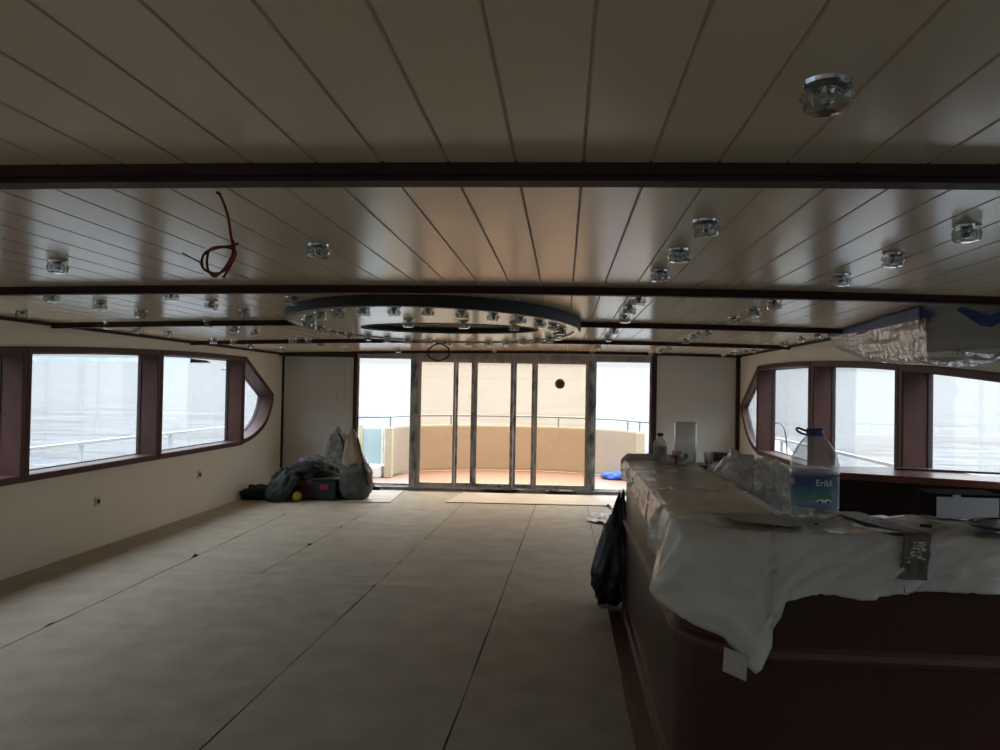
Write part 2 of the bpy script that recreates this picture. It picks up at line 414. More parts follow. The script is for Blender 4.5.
side_window(8, XR, 1, 6.75, 8.87, topR, e0=.08, e1=.10, label='right window behind the bottle, right of centre post')
side_window(9, XR, 1, 9.07, 11.33, topR, e0=.10, e1=.04, label='right window next to the pointed one')
tip_window(10, XR, 1, tipR, 11.38, 11.42, topR, 'pointed right window with curved lower edge by the back wall', pd=.055)
FILL_WIN = [(-4.1,-2.25),(-2.10,-.10),(.05,2.25)]  # unseen windows, added to light the bar front from behind the camera
struct(MB().prism([(XL-.3,0),(XR+.3,0),(XR+.3,2.2),(XL-.3,2.2)], lambda u, v, d: (u, YN-d, v), 0, .15, [[(a_+.02,.82),(b_-.02,.82),(b_-.02,1.98),(a_+.02,1.98)] for a_, b_ in FILL_WIN]).build('wall_front', wallm), 'cream wall behind the viewer, its windows added to let in light')
for k, (a_, b_) in enumerate(FILL_WIN):
    w = thing('window_%d' % (19+k), (0,0,0), 'unseen mahogany framed window added for light in the wall behind the viewer', None); w['kind'] = 'structure'
    fnF = lambda u, v, d: (u, YN-d, v)
    o_ = [(a_,.80),(b_,.80),(b_,2.0),(a_,2.0)]; mb = MB(); ring_mesh(mb, shrink(o_, .06), o_, fnF, [(0,-.012),(1,-.014),(1,.17),(0,.17)]); mb.build('window_frame', framem, w)
    MB().prism(shrink(o_, .05), fnF, .13, .138).build('pane', pane_clear, w)

# ------------------------------------------------------------------ back wall with sliding glass doors
def bw(x, d, z): return (x, YB-.04+SK*x+d, z)
mb = MB()
for a_, b_ in (((XL-.05, 0, 0), (-3.31, .10, 2.10)), ((1.43, 0, 0), (XR+.05, .10, 2.14)), ((XL-.05, 0, 2.14), (XR+.05, .10, 2.23))):
    mb.box(a_, b_, bw)
mb.box((XL-.05, 0, 2.10), (-3.31, .10, 2.14), bw)
struct(mb.build('wall_back', backm), 'cream back wall panels beside the glass doors, shade painted in as grey')
def trimbox(name, a_, b_, m, label, bev=.004): return struct(MB().box(a_, b_, bw).build(name, m, bevel=bev), label)
trimbox('trim_6', (XL+.0, -.03, 0), (XL+.03, .0, 2.09), beamm, 'dark corner post at left end of back wall')
trimbox('trim_7', (XR-.06, -.045, 0), (XR-.0, .0, 2.16), beamm, 'dark corner post at right end of back wall')
trimbox('trim_8', (-3.31, -.03, 0), (-3.25, .10, 2.16), beamm, 'dark upright trim left of the glass doors')
trimbox('trim_9', (1.35, -.03, 0), (1.43, .10, 2.16), beamm, 'dark upright trim right of the glass doors')
trimbox('trim_10', (-4.40, -.05, 2.055), (-3.31, .0, 2.115), darkm, 'dark strip along top of left back panel')
mb = MB().box((-3.25, -.01, 2.06), (1.35, .10, 2.14), bw).box((-3.25, -.025, 2.05), (1.35, -.01, 2.075), bw)
mb.box((-2.40, -.03, 2.01), (.49, .07, 2.06), bw)
struct(mb.build('trim_11', steel, bevel=.003), 'brushed steel header over the glass doors')
mb = MB().box((-3.25, -.06, 0), (1.35, .12, .045), bw).box((-3.25, -.02, .045), (1.35, .0, .06), bw).box((-3.25, .05, .045), (1.35, .07, .06), bw)
struct(mb.build('trim_12', steel, bevel=.003), 'steel door sill track')
for nm, xa, xb in (('trim_13', -2.395, -2.29), ('trim_14', .375, .485)):
    mb = MB().box((xa, -.035, .045), (xb, .08, 2.06), bw).box((xa+.03, -.045, .045), (xa+.045, -.035, 2.06), bw)
    struct(mb.build(nm, steeld, bevel=.004), 'steel door post with scuffed protective film, %s of the sliding panels' % ('left' if xa < 0 else 'right'))
def leaf(name, xa, xb, pa, pb, z0, z1, dy, glassm, fm, label):
    d = thing(name, (0,0,0), label, None); d['kind'] = 'structure'
    outer = [(xa, z0-.055), (xb, z0-.055), (xb, z1+.035), (xa, z1+.035)]
    inner = [(pa, z0), (pb, z0), (pb, z1), (pa, z1)]
    fn = lambda u, v, q: bw(u, dy+q, v)
    mb = MB(); ring_mesh(mb, inner, outer, fn, [(0,0),(.1,-.006),(.9,-.006),(1,0),(1,.032),(0,.032)])
    mb.build('frame', fm, d)
    MB().prism([(pa-.01, z0-.01), (pb+.01, z0-.01), (pb+.01, z1+.01), (pa-.01, z1+.01)], fn, .013, .019).build('pane', glassm, d)
    return d
leaf('window_11', -3.25, -2.395, -3.232, -2.415, .085, 2.045, .03, pane_open, steeld, 'clear fixed glass panel left of the sliding doors')
leaf('window_12', .485, 1.35, .503, 1.325, .072, 2.045, .03, pane_open, steeld, 'clear fixed glass panel right of the sliding doors')
panels = [(-2.29,-1.695,-2.235,-1.73),(-1.695,-1.405,-1.66,-1.452),(-1.405,-.787,-1.352,-.834),(-.787,-.458,-.742,-.503),(-.458,.375,-.411,.333)]
names = ['leftmost wide sliding door panel of warm tinted glass','narrow tinted glass door panel, left of the middle one','middle sliding door panel of warm tinted glass',
         'narrow tinted glass door panel, right of the middle one','widest sliding door panel, with a round dark fitting on its glass']
for i, (xa, xb, pa, pb) in enumerate(panels):
    d = leaf('door_%d' % (i+1), xa, xb, pa, pb, .118, 2.0, -.012 if i % 2 == 0 else .028, pane_warm, steel if i in (0, 4) else steeld, names[i])
    if i == 4:
        c = bw(-.065, -.03, 1.695)
        mb = MB(); mb.lathe([(.0,0),(.025,.0),(.028,.012),(.04,.012),(.043,.004),(.066,.004),(.072,.012),(.078,0),(.078,-.018),(0,-.018)], (0,0,0), 28, cap=False)
        mb.v = [(c[0]+x, c[1]+.022-z, c[2]+y) for x, y, z in mb.v]
        rv_ = mb.build('round_vent', mat('vent_brown', (.17,.12,.10), .5), d)
        mb = MB(); mb.lathe([(0,.0),(.012,.0),(.012,.02),(0,.02)], (0,0,0), 14, cap=False); mb.v = [(c[0]+x, c[1]+.022-z, c[2]+y) for x, y, z in mb.v]
        # centre knob belongs to the vent
        mb.build('knob', blackm, rv_)

# ------------------------------------------------------------------ protective floor sheets
def sheet(xa, xb, ya, yb, m, label, ridges=(), seed=0, xa2=None, xb2=None, z0=.002, name='floor_sheet', h=.003):
    xa2 = xa if xa2 is None else xa2; xb2 = xb if xb2 is None else xb2
    nu = 24; nv = max(12, int((yb-ya)/.05))
    def top(u, v):
        y = ya+(yb-ya)*v; x = (xa+(xa2-xa)*v)*(1-u)+(xb+(xb2-xb)*v)*u
        x += (.006*nz(y*1.3+seed, 3) if u < .01 else 0)+(.006*nz(y*1.3+seed, 9) if u > .99 else 0)
        z = z0+h+.0016*nz(x*3+seed, y*3)+.0008*nz(x*11, y*11)
        for (ry, u0, u1, hh) in ridges:
            if u0 <= u <= u1:
                yy = ry+.03*nz(x*2+seed, ry); k = max(0, 1-abs(u-u1)/(u1-u0+1e-6)) if u1 > .97 else (1-abs(2*(u-u0)/(u1-u0)-1))
                z += hh*math.exp(-((y-yy)/.045)**2)*(.35+.65*k*k)
        return (x, y, z)
    mb = MB(); mb.grid(top, nu, nv); vs = []
    ring = [i for i in range(nu+1)] + [(j+1)*(nu+1)-1 for j in range(1, nv+1)] + [nv*(nu+1)+i for i in range(nu-1, -1, -1)] + [j*(nu+1) for j in range(nv-1, 0, -1)]
    k = len(mb.v)
    for i in ring: vs.append(mb.v[i])
    for i in ring: x, y, z = mb.v[i]; vs.append((x, y, z-h))
    R_ = len(ring); mb.v += vs
    for q in range(R_):
        q2 = (q+1) % R_; mb.f.append((k+q, k+q2, k+R_+q2, k+R_+q)); mb.mi.append(0)
    o = mb.build(name, m, smooth=True)
    return tag(o, label, 'floor covering', 'brown protective sheets on the floor')
sheet(XL+.01, -3.178, YN+.05, 12.2, feltm, 'brown felt sheet along the left wall, under the windows', [(7.15,.1,1,.030),(9.6,.3,1,.012),(5.0,.5,1,.012),(10.4,.0,1,.010)], 1, xb2=-3.463)
sheet(-3.168, -1.706, YN+.05, 6.62, feltb, 'wide brown felt sheet in the left foreground, second from the left wall', [(4.9,.0,.4,.006),(6.3,.4,1,.016)], 2, xa2=-3.346, xb2=-1.480)
sheet(-3.345, -2.535, 6.626, 12.15, feltm, 'brown felt strip left of the middle seam, ending at the bags', [(7.85,.1,1,.026),(8.9,.2,1,.020),(9.5,.0,1,.010),(10.5,.2,1,.012)], 3, xa2=-3.452, xb2=-2.43)
sheet(-2.528, -1.478, 6.626, 12.15, feltb, 'brown felt strip in the middle distance, right of the bag pile', [(10.15,.0,.6,.012),(7.2,.0,1,.012),(8.4,.0,1,.010),(9.2,.1,.9,.010)], 4, xa2=-2.423, xb2=-1.343)
sheet(-1.698, -.618, YN+.05, 12.15, feltm, 'brown felt strip running down the middle of the floor', [(6.35,.0,.5,.016),(7.4,0,1,.012),(8.5,0,1,.012),(9.8,0,1,.010),(10.6,0,1,.010)], 5, xa2=-1.335, xb2=-.348)
sheet(-.608, .345, YN+.05, 12.15, feltb, 'brown felt strip beside the bar', [(8.0,0,1,.008),(10.0,0,1,.010),(9.0,.0,.7,.008)], 6, xa2=-.339, xb2=.345)
sheet(.352, 2.68, 6.25, 12.15, feltm, 'brown felt sheet on the floor beyond the bar', [], 7)
def flat_board(poly, z0, z1, name, m, label, cat, group=None):
    o = MB().prism(poly, lambda u, v, d: (u, v, d), z0, z1).build(name, m, bevel=.001)
    return tag(o, label, cat, group)
flat_board([(-2.97,10.80),(-2.36,10.86),(-2.42,12.10),(-3.0,12.02)], .011, .017, 'hardboard_sheet', cardm, 'pale hardboard piece on the floor right of the bags', 'board')
flat_board([(-1.62,11.05),(1.68,11.22),(1.62,12.22),(-1.50,12.12)], .011, .017, 'hardboard_sheet', cardm, 'long pale hardboard sheet in front of the sliding doors', 'board')
# dark rags lying on the sill
for i, (x, w_, lab) in enumerate(((-.95, .55, 'dark rag on the door sill below the middle panels'), (-.02, .45, 'dark rag on the door sill below the widest panel'), (-3.0, .35, 'dark rag on the sill under left clear panel'))):
    mb = MB(); blob(mb, (x, 12.36+SK*x, .025), (w_, .13, .07), 3+i*4, .3, 3, 2.2, zmin=.004 if i == 2 else .018, fold=.3)
    tag(mb.build('rag', darkm if i else navy, smooth=True), lab, 'rag')
for i, (x, y, r_, lab) in enumerate(((.52, 10.2, .2, 'crumpled white paper on the floor behind the black bag'), (.46, 9.9, -.5, 'open white leaflet lying left of the black bag'), (.78, 11.1, .6, 'scrap of white paper lying beyond the black bag'))):
    mb = MB()
    mb.grid(lambda u, v: (x+(u-.5)*.30*math.cos(r_)-(v-.5)*.22*math.sin(r_), y+(u-.5)*.5*math.sin(r_)+(v-.5)*.42, .016+.07*abs(nz(u*2.2+i*3, v*2.2, 4+i))), 12, 12)
    tag(mb.build('paper', papm, solid=.002, smooth=False), lab, 'paper')

# ------------------------------------------------------------------ wall sockets
def socket(y, z, label):
    s = thing('wall_socket', (XL, y, z), label, 'socket', 'sockets on the left wall')
    pl_ = MB().box((0, -.045, -.045), (.010, .045, .045)).build('plate', socketm, s, bevel=.003)
    mb = MB(); mb.lathe([(.0,.0),(.022,.0),(.024,.006),(.018,.006),(.016,.002),(0,.002)], (0,0,0), 18, cap=False)
    mb.v = [(.010+z_, x_, y_) for x_, y_, z_ in mb.v]; mb.build('outlet', blackm, pl_)
    return s
socket(7.37, .45, 'white wall socket on the left wall, nearer to the viewer')
socket(9.52, .48, 'white wall socket on the left wall, farther towards the bags')

# ------------------------------------------------------------------ oval ring on the ceiling
RC, RA, RB, RZ = (-1.09, 7.0), 1.23, 2.02, 2.115
def ell(a_, b_, n, cx=RC[0], cy=RC[1]): return [(cx+a_*math.cos(2*PI*i/n), cy+b_*math.sin(2*PI*i/n)) for i in range(n)]
ring = thing('oval_ceiling_ring', (RC[0], RC[1], RZ), 'large oval ceiling light ring with dark fascia and cut-glass lamps around its rim', 'ceiling light')
fn = lambda u, v, d: (u-RC[0], v-RC[1], d-RZ)
mb = MB(); vs = []; fs = []; NE = 96
prf = [(0,None),(.0,.012),(.012,.0),(.03,.0),(.035,.008),(.035,None)]
for j, (ins, dz) in enumerate(prf):
    for (x, y) in ell(RA-ins, RB-ins, NE):
        vs.append(fn(x, y, (ceil_z(x)-.001) if dz is None else RZ+dz))
for j in range(len(prf)-1):
    for i in range(NE): fs.append((j*NE+i, j*NE+(i+1) % NE, (j+1)*NE+(i+1) % NE, (j+1)*NE+i))
mb.add(vs, fs); mb.build('fascia', gun, ring, smooth=True)
mb = MB(); ring_mesh(mb, ell(RA-.06, RB-.06, NE), ell(RA-.02, RB-.02, NE), fn, [(0,RZ+.006),(0,RZ-.006),(1,RZ-.006),(1,RZ+.006)]); mb.build('rim', rimm, ring, smooth=False)
mb = MB(); hole = ell(.78, .55, 64, -1.02, 7.02)
mb.prism(ell(RA-.035, RB-.035, NE), fn, RZ+.010, RZ+.018, [hole]); mb.build('soffit', lacquer, ring)
mb = MB(); ring_mesh(mb, hole, ell(.79, .56, 64, -1.02, 7.02), fn, [(0,RZ+.004),(1,RZ+.004),(1,2.185),(0,2.185)]); mb.prism(hole, fn, 2.172, 2.182)
mb.build('recess', darkm, ring)

# ------------------------------------------------------------------ cut-glass ceiling lamps
lamp0 = thing('ceiling_lamp', (0,0,0), 'x', 'lamp')
MB().lathe([(.0,0),(.047,0),(.049,-.004),(.046,-.012),(.0,-.012)], n=24, cap=False).build('base', chrome, lamp0)
mb = MB()
prf = [(.044,-.012),(.049,-.020),(.049,-.050),(.044,-.062),(.020,-.066)]
mb.lathe(prf, n=8, cap=True)
for k in range(8):        # raised cut facets
    a_ = PI/4*k+PI/8
    c = Vector((.046*math.cos(a_), .046*math.sin(a_), -.035)); t_ = Vector((-math.sin(a_), math.cos(a_), 0)); nn = Vector((math.cos(a_), math.sin(a_), 0))
    mb.add([c+t_*.012+Vector((0,0,.013)), c-t_*.012+Vector((0,0,.013)), c-t_*.012-Vector((0,0,.013)), c+t_*.012-Vector((0,0,.013)), c+nn*.009], [(0,1,4),(1,2,4),(2,3,4),(3,0,4)])
mb.build('glass_shade', lampglass, lamp0)
mb = MB().lathe([(.0,-.012),(.018,-.012),(.020,-.018),(.014,-.030),(.016,-.042),(.008,-.050),(0,-.050)], n=12, cap=False)
for k in range(6):
    a_ = PI/3*k; mb.tube([(0.018*math.cos(a_), .018*math.sin(a_), -.016), (.034*math.cos(a_), .034*math.sin(a_), -.030), (.030*math.cos(a_), .030*math.sin(a_), -.052)], .0022, 5)
mb.build('bulb_holder', chrome, lamp0)
first = [True]
def lamp(x, y, z, label, group, rz=None):
    o = lamp0 if first[0] else copy_tree(lamp0)
    first[0] = False
    o.location = (x, y, z); o.scale = (.93, .93, .93); o.rotation_euler.z = random.random()*.8 if rz is None else rz
    o['label'] = label; o['category'] = 'lamp'; o['group'] = group
    return o
LAMPS = [
    (0.49, 1.56, 'large-looking cut-glass ceiling lamp nearest the viewer, before the first beam', 'single ceiling lamps'),
    (0.48, 2.81, 'cut-glass ceiling lamp, nearest of three right of centre between first and second beams', 'ceiling lamps three right of centre between first and second beams'),
    (0.47, 3.38, 'cut-glass ceiling lamp, middle of three right of centre between first and second beams', 'ceiling lamps three right of centre between first and second beams'),
    (0.46, 3.97, 'cut-glass ceiling lamp, farthest of three right of centre between first and second beams', 'ceiling lamps three right of centre between first and second beams'),
    (1.38, 2.88, 'cut-glass ceiling lamp, nearest of the far-right three between first and second beams', 'ceiling lamps the far-right three between first and second beams'),
    (1.36, 3.45, 'cut-glass ceiling lamp, middle of the far-right three between first and second beams', 'ceiling lamps the far-right three between first and second beams'),
    (1.35, 4.05, 'cut-glass ceiling lamp, farthest of the far-right three between first and second beams', 'ceiling lamps the far-right three between first and second beams'),
    (-1.03, 3.25, 'lone cut-glass ceiling lamp between the red cable and the oval ring', 'single ceiling lamps'),
    (-2.38, 3.57, 'lone cut-glass ceiling lamp at far left just before the second beam', 'single ceiling lamps'),
    (0.46, 5.1, 'small cut-glass ceiling lamp right of the oval ring, nearest of three before the third beam', 'ceiling lamps right of the oval ring: three before the third beam'),
    (0.45, 5.67, 'small cut-glass ceiling lamp right of the oval ring, middle of three before the third beam', 'ceiling lamps right of the oval ring: three before the third beam'),
    (0.47, 6.4, 'small cut-glass ceiling lamp right of the oval ring, farthest of three before the third beam', 'ceiling lamps right of the oval ring: three before the third beam'),
    (1.33, 5.23, 'small cut-glass ceiling lamp left of the wrapped box, nearest of three before the third beam', 'ceiling lamps left of the wrapped box: three before the third beam'),
    (1.32, 5.74, 'small cut-glass ceiling lamp left of the wrapped box, middle of three before the third beam', 'ceiling lamps left of the wrapped box: three before the third beam'),
    (1.32, 6.39, 'small cut-glass ceiling lamp left of the wrapped box, farthest of three before the third beam', 'ceiling lamps left of the wrapped box: three before the third beam'),
    (-2.41, 4.72, 'small cut-glass ceiling lamp left of the ring, nearest of three behind the second beam', 'ceiling lamps left of the ring: three behind the second beam'),
    (-2.41, 5.28, 'small cut-glass ceiling lamp left of the ring, middle of three behind the second beam', 'ceiling lamps left of the ring: three behind the second beam'),
    (-2.43, 5.89, 'small cut-glass ceiling lamp left of the ring, farthest of three behind the second beam', 'ceiling lamps left of the ring: three behind the second beam'),
    (-3.18, 4.72, 'small cut-glass ceiling lamp at far left, nearest of three behind the second beam', 'ceiling lamps at far left: three behind the second beam'),
    (-3.17, 5.22, 'small cut-glass ceiling lamp at far left, middle of three behind the second beam', 'ceiling lamps at far left: three behind the second beam'),
    (-3.18, 5.77, 'small cut-glass ceiling lamp at far left, farthest of three behind the second beam', 'ceiling lamps at far left: three behind the second beam'),
    (-4.02, 5.63, 'small cut-glass ceiling lamp nearest the left wall above the large window', 'single ceiling lamps'),
    (-1.78, 5.09, 'small cut-glass ceiling lamp just outside the left tip of the oval ring', 'single ceiling lamps'),
    (0.47, 7.78, 'tiny cut-glass ceiling lamp right of the ring behind the third beam, nearer of two', 'ceiling lamps right of the ring behind the third beam: two'),
    (0.47, 8.84, 'tiny cut-glass ceiling lamp right of the ring behind the third beam, farther of two', 'ceiling lamps right of the ring behind the third beam: two'),
    (1.36, 7.79, 'tiny cut-glass ceiling lamp behind the third beam right of centre, nearest of four', 'ceiling lamps behind the third beam right of centre: four'),
    (1.34, 8.14, 'tiny cut-glass ceiling lamp behind the third beam right of centre, second nearest of four', 'ceiling lamps behind the third beam right of centre: four'),
    (1.34, 8.47, 'tiny cut-glass ceiling lamp behind the third beam right of centre, third nearest of four', 'ceiling lamps behind the third beam right of centre: four'),
    (1.33, 8.99, 'tiny cut-glass ceiling lamp behind the third beam right of centre, farthest of four', 'ceiling lamps behind the third beam right of centre: four'),
    (2.41, 7.85, 'tiny cut-glass ceiling lamp beside the tip of the wrapped box, nearest of three', 'ceiling lamps beside the tip of the wrapped box: three'),
    (2.39, 8.31, 'tiny cut-glass ceiling lamp beside the tip of the wrapped box, middle of three', 'ceiling lamps beside the tip of the wrapped box: three'),
    (2.43, 9.1, 'tiny cut-glass ceiling lamp beside the tip of the wrapped box, farthest of three', 'ceiling lamps beside the tip of the wrapped box: three'),
    (-3.99, 6.69, 'tiny cut-glass ceiling lamp above the left windows behind the third beam, nearest of three', 'ceiling lamps above the left windows behind the third beam: three'),
    (-4.0, 7.22, 'tiny cut-glass ceiling lamp above the left windows behind the third beam, middle of three', 'ceiling lamps above the left windows behind the third beam: three'),
    (-3.99, 7.77, 'tiny cut-glass ceiling lamp above the left windows behind the third beam, farthest of three', 'ceiling lamps above the left windows behind the third beam: three'),
    (-3.11, 6.75, 'tiny cut-glass ceiling lamp left of the ring behind the third beam, nearest of three', 'ceiling lamps left of the ring behind the third beam: three'),
    (-3.12, 7.34, 'tiny cut-glass ceiling lamp left of the ring behind the third beam, middle of three', 'ceiling lamps left of the ring behind the third beam: three'),
    (-3.08, 7.75, 'tiny cut-glass ceiling lamp left of the ring behind the third beam, farthest of three', 'ceiling lamps left of the ring behind the third beam: three'),
    (0.43, 10.53, 'tiny cut-glass ceiling lamp above the right steel door post, nearer of two', 'ceiling lamps above the right steel door post: two'),
    (0.42, 12.26, 'tiny cut-glass ceiling lamp above the right steel door post, farther of two', 'ceiling lamps above the right steel door post: two'),
    (1.34, 10.46, 'tiny cut-glass ceiling lamp above the right clear panel, nearest of three', 'ceiling lamps above the right clear panel: three'),
    (1.33, 10.88, 'tiny cut-glass ceiling lamp above the right clear panel, middle of three', 'ceiling lamps above the right clear panel: three'),
    (1.34, 11.44, 'tiny cut-glass ceiling lamp above the right clear panel, farthest of three', 'ceiling lamps above the right clear panel: three'),
    (2.44, 10.58, 'tiny cut-glass ceiling lamp above the right corner of the back wall, nearest of three', 'ceiling lamps above the right corner of the back wall: three'),
    (2.36, 10.73, 'tiny cut-glass ceiling lamp above the right corner of the back wall, middle of three', 'ceiling lamps above the right corner of the back wall: three'),
    (2.35, 11.35, 'tiny cut-glass ceiling lamp above the right corner of the back wall, farthest of three', 'ceiling lamps above the right corner of the back wall: three'),
    (-4.01, 8.85, 'tiny cut-glass ceiling lamp above the pointed left window, nearest of three', 'ceiling lamps above the pointed left window: three'),
    (-3.91, 9.18, 'tiny cut-glass ceiling lamp above the pointed left window, middle of three', 'ceiling lamps above the pointed left window: three'),
    (-4.0, 9.93, 'tiny cut-glass ceiling lamp above the pointed left window, farthest of three', 'ceiling lamps above the pointed left window: three'),
    (-3.14, 9.03, 'tiny cut-glass ceiling lamp in front of the left back panel, nearest of three', 'ceiling lamps in front of the left back panel: three'),
    (-3.03, 9.26, 'tiny cut-glass ceiling lamp in front of the left back panel, middle of three', 'ceiling lamps in front of the left back panel: three'),
    (-3.06, 9.82, 'tiny cut-glass ceiling lamp in front of the left back panel, farthest of three', 'ceiling lamps in front of the left back panel: three'),
    (-3.92, 10.84, 'tiny ceiling lamp by the back wall at its left corner', 'single ceiling lamps'),
    (-3.11, 11.14, 'tiny ceiling lamp by the back wall above the tall sack', 'single ceiling lamps'),
    (-2.44, 11.6, 'tiny ceiling lamp by the back wall above the left clear panel', 'single ceiling lamps'),
    (-1.08, 12.21, 'tiny ceiling lamp by the back wall above the middle door panels', 'single ceiling lamps'),
    (1.31, 12.29, 'tiny ceiling lamp by the back wall above the right dark trim', 'single ceiling lamps'),
    (2.4, 12.33, 'tiny ceiling lamp by the back wall above the right back panel', 'single ceiling lamps'),
]
for args in LAMPS: lamp(args[0], args[1], ceil_z(args[0]), args[2], args[3])
ORD = ['first','second','third','fourth','fifth','sixth','seventh','eighth','ninth','tenth','eleventh','twelfth']
rl = {'near': [], 'far': [], 'left': [], 'right': []}
for i in range(30):
    a_ = 2*PI*(i+.35)/30
    x, y = RC[0]+(RA-.17)*math.cos(a_), RC[1]+(RB-.20)*math.sin(a_)
    rl['left' if math.cos(a_) < -.82 else 'right' if math.cos(a_) > .82 else 'near' if math.sin(a_) < 0 else 'far'].append((x, y))
for sd, pts in rl.items():
    pts.sort(key=(lambda p: p[0]) if sd in ('near', 'far') else (lambda p: p[1]))
    for k, (x, y) in enumerate(pts):
        if sd in ('near', 'far'): lb = 'cut-glass lamp on the %s rim of the oval ring, %s from the left' % (sd, ORD[k])
        else: lb = 'cut-glass lamp at the %s end of the oval ring, %s from the viewer' % (sd, ORD[k])
        lamp(x, y, RZ+.010, lb, 'lamps around the oval ring')
for x, y, w_ in ((-1.21, 6.12, 'left'), (-.79, 6.2, 'middle'), (-.40, 6.3, 'right')):
    lamp(x, y, RZ+.010, 'cut-glass lamp just in front of the ring\'s dark oval recess, %s of three' % w_, 'lamps before the ring recess')

# ------------------------------------------------------------------ hanging cables
def spline(pts, n=12):
    P_ = [Vector(p) for p in pts]; out = []
    for i in range(len(P_)-1):
        p0, p1, p2, p3 = P_[max(i-1, 0)], P_[i], P_[i+1], P_[min(i+2, len(P_)-1)]
        for k in range(n):
            t_ = k/n
            out.append(.5*((2*p1)+(p2-p0)*t_+(2*p0-5*p1+4*p2-p3)*t_*t_+(3*p1-p0-3*p2+p3)*t_**3))
    out.append(P_[-1]); return out
Yc = 2.37
def pw(px, py, dy=0):   # a point of the cable beside the ceiling hole at (-1.07, 2.37)
    return (-1.07+(px-218)*.00297, Yc+dy, 2.185-(py-192)*.00297)
c = thing('hanging_cable', (-1.07, Yc, 2.19), 'thin red cable hanging in a loose coil from the plank ceiling', 'cable')
def rel(pts, o): return [tuple(Vector(p)-Vector(o)) for p in pts]
O_ = (-1.07, Yc, 2.19)
main = spline([pw(217,190), pw(222,197,.0), pw(229,215), pw(233,236), pw(234.5,250,.01), pw(230,264,.02), pw(221,275,.0), pw(210,273,-.02), pw(204,265,-.01), pw(206,254,.0), pw(216,247.5,.02), pw(228,245,.03), pw(237.5,243,.02)])
MB().tube(rel(main, O_), .0042, 8).build('red_wire', wirered, c, smooth=True)
lp = spline([pw(234,240,.005), pw(238.5,250,-.01), pw(236.5,261,-.02), pw(229,272,-.02), pw(217,278,0), pw(207,272,.02), pw(205,262,.02), pw(210,252,.0), pw(221,249,-.02), pw(233,249,-.01), pw(238.5,254,.0), pw(231,268,.01), pw(226,279.5,.0)])
MB().tube(rel(lp, O_), .0042, 8).build('red_wire', wirered, c, smooth=True)
MB().tube(rel([pw(181.5,254), pw(193,260), pw(205,266)], O_), .0022, 6).build('wire_tail', wireblk, c, smooth=True)
MB().tube(rel([pw(216,192), pw(221.5,192.5)], O_), .0028, 6).build('wire_tail', wireblk, c)
c = thing('hanging_cable', (-1.36, 8.85, 2.186), 'black cable loop hanging from the ceiling above the left door panels', 'cable')
mb = MB(); q = .0110
pts = [(0,0,0), (.03,.0,-.03), (.02,0,-.07), (-.09,0,-.09), (-.17,0,-.15), (-.14,0,-.21), (-.04,0,-.235), (.06,0,-.20), (.07,0,-.13), (0,.02,-.085), (-.08,.02,-.07)]
pts = [(p[0], p[1], p[2]*1.2) for p in pts]
MB().tube(spline(pts, 8), .009, 6).build('loop', wireblk, c, smooth=True)
c = thing('wall_cable', bw(-3.50, -.008, 1.43), 'thin coiled cable on the back wall left of the doors', 'cable')
mb = MB(); mb.tube([(.075*math.cos(a_*PI/12), -.004-.001*a_/24, .085*math.sin(a_*PI/12)) for a_ in range(0, 44)], .0035, 6); mb.build('coil', groove_m, c, smooth=True)
MB().tube([(.07,-.003,.03), (.055,-.003,.25), (.05,-.003,.60)], .003, 6).build('lead', groove_m, c)

# ------------------------------------------------------------------ bar counter
AX, AY, AR = .80, 3.31, .34
FY, LX = AY-AR, AX-AR     # front edge y 2.97, left edge x .46
def outer_path(off=0, n=12):
    return [(LX-off, 5.85)] + [(LX-off, 5.85-(5.85-AY)*i/10) for i in range(1, 10)] + [(AX-(AR+off)*math.cos(t*PI/2/n), AY-(AR+off)*math.sin(t*PI/2/n)) for t in range(n+1)] + [(AX+(XR-.01-AX)*i/12, FY-off) for i in range(1, 13)]
bar = thing('bar_counter', (LX, AY, 0), 'L-shaped mahogany bar counter with rounded corner under a plastic sheet', 'bar counter')
BO = Vector((LX, AY, 0))
def bf(u, v, d): return (u-BO.x, v-BO.y, d)
mb = MB().prism(outer_path() + [(XR-.01, 3.45), (.93, 3.45), (.93, 5.85)], bf, .0, 1.07); mb.build('body', barm, bar, bevel=.003)
def sweep(path_off, prof, name, m):
    mb = MB(); vs = []; fs = []; rows = []
    for off, z in prof: rows.append([bf(x, y, z) for x, y in outer_path(off)])
    n = len(rows[0])
    for r_ in rows: vs += r_
    for j in range(len(prof)):
        j2 = (j+1) % len(prof)
        for i in range(n-1): fs.append((j*n+i, j*n+i+1, j2*n+i+1, j2*n+i))
    fs.append(tuple(j*n for j in range(len(prof)))); fs.append(tuple(j*n+n-1 for j in reversed(range(len(prof)))))
    mb.add(vs, fs); return mb.build(name, m, bar, smooth=False)
sweep(0, [(.0,.635),(.016,.640),(.022,.655),(.018,.675),(.006,.685),(.0,.69)], 'moulding', mat('bar_moulding', (.10,.042,.032), .45, spec=.35))
sweep(0, [(.0,.0),(.115,.0),(.115,.012),(.022,.022),(.018,.09),(.0,.095)], 'plinth', barm)
sweep(0, [(-.02,1.07),(.010,1.07),(.013,1.08),(.010,1.090),(-.02,1.090)], 'top_edge', barm)
mb = MB().prism(outer_path(.0) + [(XR-.01, 3.45), (.93, 3.45), (.93, 5.85)], bf, 1.07, 1.092); mb.build('worktop', maho, bar)
mb = MB().box((.93-BO.x, 3.45-BO.y, .74), (1.45-BO.x, 5.50-BO.y, .77)); mb.box((1.43-BO.x, 3.45-BO.y, 0), (1.45-BO.x, 5.50-BO.y, .74)); mb.build('inner_shelf', maho, bar)
ba = thing('back_counter', (.94, 5.85, 0), 'dark mahogany counter with reddish top under the right windows', 'counter')
bb = lambda u, v, d: (u-.94, v-5.85, d)
